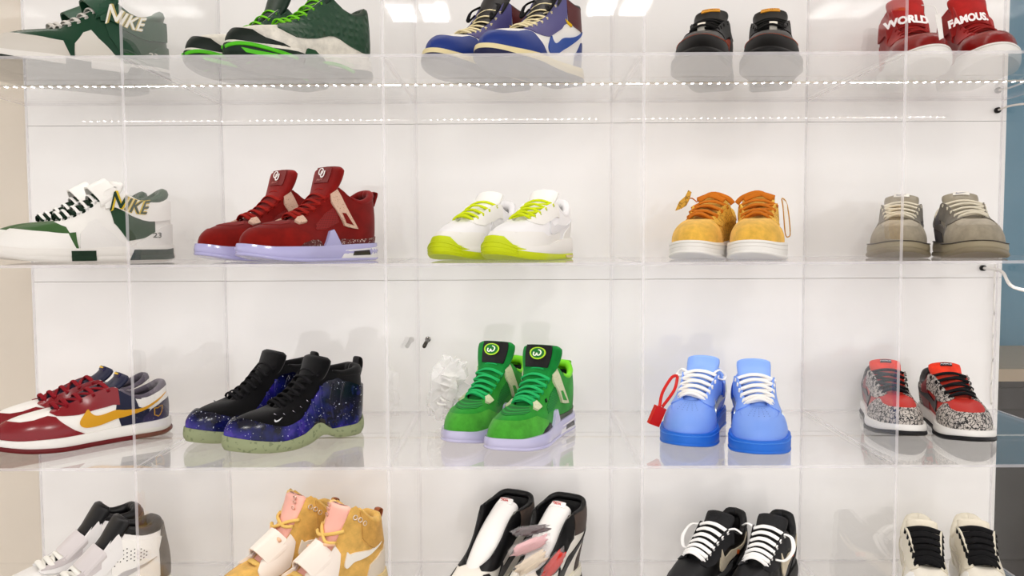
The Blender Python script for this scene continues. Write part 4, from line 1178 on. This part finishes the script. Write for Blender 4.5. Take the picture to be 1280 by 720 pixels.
T_FOAM = [(0, .015, 0, .126), (.04, .03, .020, .126), (.10, .08, .034, .124), (.20, .19, .039, .124), (.29, .28, .038, .130), (.36, .365, .035, .138),
         (.42, .42, .032, .128), (.60, .54, .026, .098), (.75, .64, .021, .080), (.88, .68, .013, .074), (1, .685, 0, .0735)]
T_TAN = [(0, .045, 0, .150), (.04, .06, .020, .151), (.10, .10, .034, .148), (.20, .18, .041, .156), (.28, .26, .042, .180), (.34, .325, .039, .196),
         (.40, .38, .034, .168), (.55, .48, .028, .118), (.70, .60, .024, .090), (.86, .67, .015, .076), (1, .68, 0, .074)]
T_OPEN = [(0, .0, 0, .168), (.04, .012, .028, .168), (.10, .05, .044, .164), (.20, .15, .049, .158), (.28, .25, .047, .158), (.34, .325, .042, .160),
          (.40, .38, .038, .146), (.55, .48, .033, .112), (.70, .60, .027, .088), (.86, .67, .016, .076), (1, .68, 0, .074)]
PAIRS = [
    # shelf, builder, spec, group, description, name, [(foot, toe x, toe y, yaw)]
    (ZA, b_forest, dict(L=.30, T=zk(T_MID, 1.06), zt=ZT_DK, toeh=.026), 'forest green strapped shoes', 'forest green leather strapped shoe with pale toe guard', 'strapped_sneaker', [('L', -.905, .080, 222), ('R', -.985, .160, 222)]),
    (ZA, b_hologram, dict(L=.28, T=zk(T_MID, 1.05), zt=[(0, .040), (.3, .036), (.6, .032), (.85, .032), (1, .038)]), 'dark green dimpled shoes', 'dark green dimpled shoe with lime green sole flashes', 'basketball_sneaker', [('L', -.480, .058, 226), ('R', -.580, .122, 226)]),
    (ZA, b_union, dict(L=.295, T=T_HIGH, zt=ZT_DK), 'navy and burgundy high tops', 'navy white and burgundy high top with cream midsole', 'high_top_sneaker', [('L', -.048, .068, 235), ('R', -.152, .108, 235)]),
    (ZA, b_black_low, dict(L=.29, W=1.0, T=zk(T_RUN, 1.12), zt=ZT_RUN), 'black runners with rust stitching', 'black low runner with rust orange stitching and amber tongue label', 'running_sneaker', [('R', .316, .095, 249), ('L', .446, .090, 253)]),
    (ZA, b_red_high, dict(L=.29, T=zk(T_HIGH, .98), zt=ZT_AF), 'red strapped high tops', 'red suede high top on thick white sole, ankle strap printed %s', 'high_top_sneaker', [('R', .731, .110, 256), ('L', .853, .095, 258)]),
    (ZB, b_greenwhite, dict(L=.30, T=zk(T_MID, 1.04), zt=ZT_DK, toeh=.026), 'white and green strapped shoes', 'white and green strapped shoe with white toe guard', 'strapped_sneaker', [('L', -.908, .080, 222), ('R', -.985, .160, 222)]),
    (ZB, b_crimson, dict(L=.285, T=T_MID, zt=ZT_AJ4), 'crimson suede shoes', 'crimson suede mid top with translucent lavender sole', 'basketball_sneaker', [('L', -.462, .045, 231), ('R', -.565, .108, 231)]),
    (ZB, b_neon, dict(L=.28, W=.92, T=T_RUN, zt=ZT_RUN), 'white runners with acid yellow soles', 'white runner with acid yellow laces and tread', 'running_sneaker', [('L', -.032, .070, 243), ('R', -.140, .120, 243)]),
    (ZB, b_yellow, dict(L=.29, T=T_LOW, zt=ZT_AF), 'mustard floral shoes', 'mustard yellow floral low shoe with orange laces and white sole', 'low_sneaker', [('R', .303, .095, 243), ('L', .410, .045, 252)]),
    (ZB, b_grey, dict(L=.29, W=1.0, T=T_LOW, zt=ZT_DK), 'grey suede shoes', 'olive grey suede low shoe with cream laces', 'low_sneaker', [('R', .692, .130, 243), ('L', .806, .055, 252)]),
    (ZC, b_cavs, dict(L=.30, T=T_LOW, zt=ZT_DK), 'dark red white and navy shoes', 'dark red, white and navy low shoe with gold side logo', 'low_sneaker', [('L', -.920, .070, 222), ('R', -.990, .150, 222)]),
    (ZC, b_foam, dict(L=.275, T=T_FOAM, zt=[(0, .036), (.12, .022), (.30, .022), (.42, .036), (.55, .024), (.70, .020), (.85, .026), (1, .036)], toeh=.034), 'galaxy shell shoes', 'black mesh shoe with glossy blue and purple galaxy shell', 'basketball_sneaker', [('L', -.505, .070, 226), ('R', -.610, .145, 226)]),
    (ZC, b_lime, dict(L=.285, T=T_MID, zt=ZT_AJ4), 'bright green suede shoes', 'bright green suede mid top with round W badge on black tongue label', 'basketball_sneaker', [('L', -.030, .055, 243), ('R', -.120, .115, 243)]),
    (ZC, b_blue, dict(L=.29, W=1.0, T=zk(T_LOW, 1.14), zt=ZT_AF), 'sky blue leather shoes', 'sky blue leather low shoe with white laces', 'low_sneaker', [('R', .292, .080, 246), ('L', .420, .020, 258)]),
    (ZC, b_cement, dict(L=.285, T=T_LOW, zt=ZT_DK), 'red shoes with cracked print', 'red low shoe with grey cracked print overlays and black laces', 'low_sneaker', [('R', .722, .150, 255), ('L', .832, .100, 258)]),
    (ZD, b_white_high, dict(L=.30, T=zk(T_HIGH, 1.0), zt=ZT_AF), 'white high tops with black collars', 'white leather high top with black padded collar', 'high_top_sneaker', [('L', -.935, .090, 224), ('R', -1.012, .166, 224)]),
    (ZD, b_tan, dict(L=.295, T=T_TAN, zt=ZT_AF), 'wheat and pink high tops', 'wheat suede high top with pink tongue and pale strap', 'high_top_sneaker', [('L', -.480, .110, 228), ('R', -.585, .175, 228)]),
    (ZD, b_mocha, dict(L=.295, T=T_OPEN, zt=ZT_DK), 'brown black and cream high tops', 'brown, black and cream high top stuffed with white tissue', 'high_top_sneaker', [('L', -.020, .118, 242), ('R', -.130, .142, 242)]),
    (ZD, b_offblack, dict(L=.30, T=zk(T_RUN, 1.26), zt=ZT_RUN), 'black runners with white laces', 'black runner with thick white laces and beige side logo', 'running_sneaker', [('R', .286, .160, 229), ('L', .410, .125, 236)]),
    (ZD, b_cream, dict(L=.285, W=.92, T=zk(T_LOW, 1.32), zt=ZT_DK), 'cream shoes with black laces', 'cream fleece lined shoe with wide black laces', 'low_sneaker', [('R', .766, .107, 250), ('L', .872, .107, 250)]),
]
SHOES = {}
for z, fn, sp, grp, desc, nm, spots in PAIRS:
    for foot, tx, ty, yaw in spots:
        loc, r = pose(tx, ty, z, yaw, sp['L'])
        d = desc % ('WORLD' if foot == 'R' else 'FAMOUS') if '%s' in desc else desc
        label = d + (', left foot' if foot == 'L' else ', right foot')
        s = Shoe(sp, foot, loc, r, label, grp, nm)
        fn(s)
        SHOES[grp, foot] = s

# ------------------------------------------------------------------ small things lying with the shoes
def blob(name, m, size, seed, parent=None, loc=(0, 0, 0), rough=.25, nu=18, nv=12, pw=.7):
    """crumpled pillow, half sizes in size"""
    rnd = np.random.RandomState(seed); ph = rnd.rand(6, 4) * 6.28; fr = rnd.randint(2, 6, (6, 2)); V = []; F = []
    for j in range(nv + 1):
        v = math.pi * (j / nv - .5)
        for i in range(nu):
            u = 2 * math.pi * i / nu
            cu, su, cv, sv = math.cos(u), math.sin(u), math.cos(v), math.sin(v)
            sp = lambda c: math.copysign(abs(c) ** pw, c)
            k = 1 + rough * sum(math.sin(fr[q, 0] * u + ph[q, 0]) * math.cos(fr[q, 1] * v * 2 + ph[q, 1]) for q in range(6)) / 3 * cv
            V.append((loc[0] + size[0] * sp(cu) * sp(cv) * k, loc[1] + size[1] * sp(su) * sp(cv) * k, loc[2] + size[2] * sp(sv) * (1 + (k - 1) * .6)))
    for j in range(nv):
        for i in range(nu):
            F.append((j * nu + i, j * nu + (i + 1) % nu, (j + 1) * nu + (i + 1) % nu, (j + 1) * nu + i))
    return mesh_obj(name, V, F, m, parent)

def plastic(name, tint, white=.25):
    m = bpy.data.materials.new(name); m.use_nodes = True
    N, L = nodes_of(m); b = N['Principled BSDF']; b.inputs['Base Color'].default_value = tint; b.inputs['Roughness'].default_value = .12
    tr = N.new('ShaderNodeBsdfTransparent'); mx = N.new('ShaderNodeMixShader')
    tc = N.new('ShaderNodeTexCoord'); n = N.new('ShaderNodeTexNoise'); n.inputs['Scale'].default_value = 60; L.new(tc.outputs['Object'], n.inputs['Vector'])
    bp = N.new('ShaderNodeBump'); bp.inputs['Strength'].default_value = .9; bp.inputs['Distance'].default_value = .004; L.new(n.outputs[0], bp.inputs['Height']); L.new(bp.outputs[0], b.inputs['Normal'])
    mx.inputs[0].default_value = white
    L.new(tr.outputs[0], mx.inputs[1]); L.new(b.outputs[0], mx.inputs[2]); L.new(mx.outputs[0], N['Material Output'].inputs[0])
    return m
M_FILM = plastic('crinkled_clear_film', (.95, .94, .94, 1), .30)
M_FILM2 = plastic('thin_clear_film', (.95, .93, .93, 1), .13)

# clear bag of white laces leaning beside the bright green shoes
c = px_at_y(560, 500, .30)
bag = empty('lace_bag', (c.x - .020, .315, ZC + .006)); bag.rotation_euler = (0, math.radians(16), math.radians(-20))
tag(bag, 'crinkled clear bag of white laces behind the bright green shoes', 'bag')
film = blob('film', M_FILM, (.034, .024, .066), 11, bag, (0, 0, .070), .75, 15, 11, .85)
film.data.polygons.foreach_set('use_smooth', [False] * len(film.data.polygons))
mb = MB(); rnd = random.Random(5)
for k in range(9):
    z = .022 + k * .010; P = [(math.cos(u) * (.022 - .0012 * abs(k - 4)) + rnd.uniform(-.003, .003), math.sin(u) * .012 + rnd.uniform(-.002, .002), z + rnd.uniform(-.005, .005)) for u in np.linspace(0, 2 * math.pi, 9)[:-1]]
    mb.tube(cspline(P, 3), .0042, .0024, 8, closed=True)
mb.build('lace', WLACE, bag)

# red security tag on a zip tie, hanging from the sky blue shoe
c = px_at_y(825, 517, .150); rt = empty('security_tag', (c.x - .006, .150, ZC)); tag(rt, 'red plastic tag on a red zip tie hanging from the sky blue shoe', 'tag')
h = c.z - ZC; RED = mat('d8281c', 'plain', .3)
mb = MB(); mb.box((-.011, -.005, -.018), (.011, .005, .018)); o = mb.build('tag_block', RED, rt, False); o.location = (0, 0, h - .004); o.rotation_euler = (.1, math.radians(22), .3)
a = np.array([.005, 0, h + .012]); e = px_at_y(851, 470, .185); e = np.array([e.x - c.x, .035, e.z - ZC])
mb = MB(); mb.tube(spline([a, a * .6 + e * .4 + [-.008, 0, .004], e * .85 + a * .15 + [-.006, 0, .006], e], 5), .0030, .0010, 8, up=(0, 1, 0))
mb.tube(spline([e, a * .4 + e * .6 + [.008, .004, -.004], a + [.006, .004, 0]], 5), .0030, .0010, 8, up=(0, 1, 0)); mb.build('zip_tie', RED, rt)

# pale hang tag on the mustard shoe
c = px_at_y(981, 272, .16); ht = empty('hang_tag', (c.x, .16, ZB)); tag(ht, 'pale narrow hang tag on a gold loop beside the mustard floral shoe', 'tag')
z0 = px_at_y(981, 296, .16).z - ZB; z1 = px_at_y(975, 248, .16).z - ZB
mb = MB(); mb.tube(cspline([(-.006, 0, z1), (.004, 0, z1 - .012), (.011, .002, z0 + .01), (.008, .002, z0), (.002, .002, z0 + .006), (-.003, 0, z1 - .02)], 5), .0011, .0011, 8, closed=True); mb.build('loop', mat('c9973a', 'plain'), ht)
mb = MB(); mb.add([(-.004, -.001, z1 - .004), (.003, -.001, z1 - .006), (.008, -.001, z0 + .006), (.002, -.001, z0 + .006), (-.004, .0005, z1 - .004), (.003, .0005, z1 - .006), (.008, .0005, z0 + .006), (.002, .0005, z0 + .006)], [(0, 1, 2, 3), (7, 6, 5, 4), (0, 4, 5, 1), (1, 5, 6, 2), (2, 6, 7, 3), (3, 7, 4, 0)]); mb.build('card', mat('f1ede6', 'paper'), ht, False)

# bags of spare laces on the brown, black and cream shoe
for px, py, Y, sz, hx_, rot, lab, sd in ((664, 663, .235, (.036, .010, .0095), '5a4a4c', -8, 'clear bag of dark brown laces', 2), (662, 682, .215, (.040, .012, .013), 'e6b8ba', -22, 'clear bag of pale pink laces', 4),
                                   (664, 704, .170, (.036, .012, .014), 'e2d2bc', -32, 'clear bag of cream laces', 6), (692, 706, .165, (.034, .012, .012), 'd23a2e', -52, 'clear bag of bright red laces', 9)):
    c = px_at_y(px, py, Y); t = empty('lace_bag', (c.x, c.y, c.z)); t.rotation_euler = (0, math.radians(rot), 0)
    tag(t, lab + ' lying on the brown and cream high top', 'bag', 'bags of spare laces')
    blob('lace_bundle', mat(hx_, 'lace'), (sz[0] * .86, sz[1] * .8, sz[2] * .8), sd, t, rough=.5)
    blob('film', M_FILM2, sz, sd + 1, t, rough=.35)

# paper tag between the red high tops
c = px_at_y(1171, 42, .09); pt = empty('paper_tag', (c.x, .09, ZA)); tag(pt, 'small white paper tag hanging between the red high tops', 'tag')
zc = c.z - ZA + .012
mb = MB(); mb.add([(-.004, 0, zc + .02), (.006, 0, zc + .024), (.010, -.004, zc - .020), (.003, -.004, zc - .024), (-.004, .001, zc + .02), (.006, .001, zc + .024), (.010, -.003, zc - .020), (.003, -.003, zc - .024)], [(3, 2, 1, 0), (4, 5, 6, 7), (0, 1, 5, 4), (1, 2, 6, 5), (2, 3, 7, 6), (3, 0, 4, 7)]); mb.build('card', mat('f3f0ec', 'paper'), pt, False)
mb = MB(); mb.tube(spline([(0, 0, zc + .02), (-.004, .004, zc + .035), (-.012, .03, zc + .045)], 4), .0008, .0008, 6); mb.build('string', WLACE, pt)
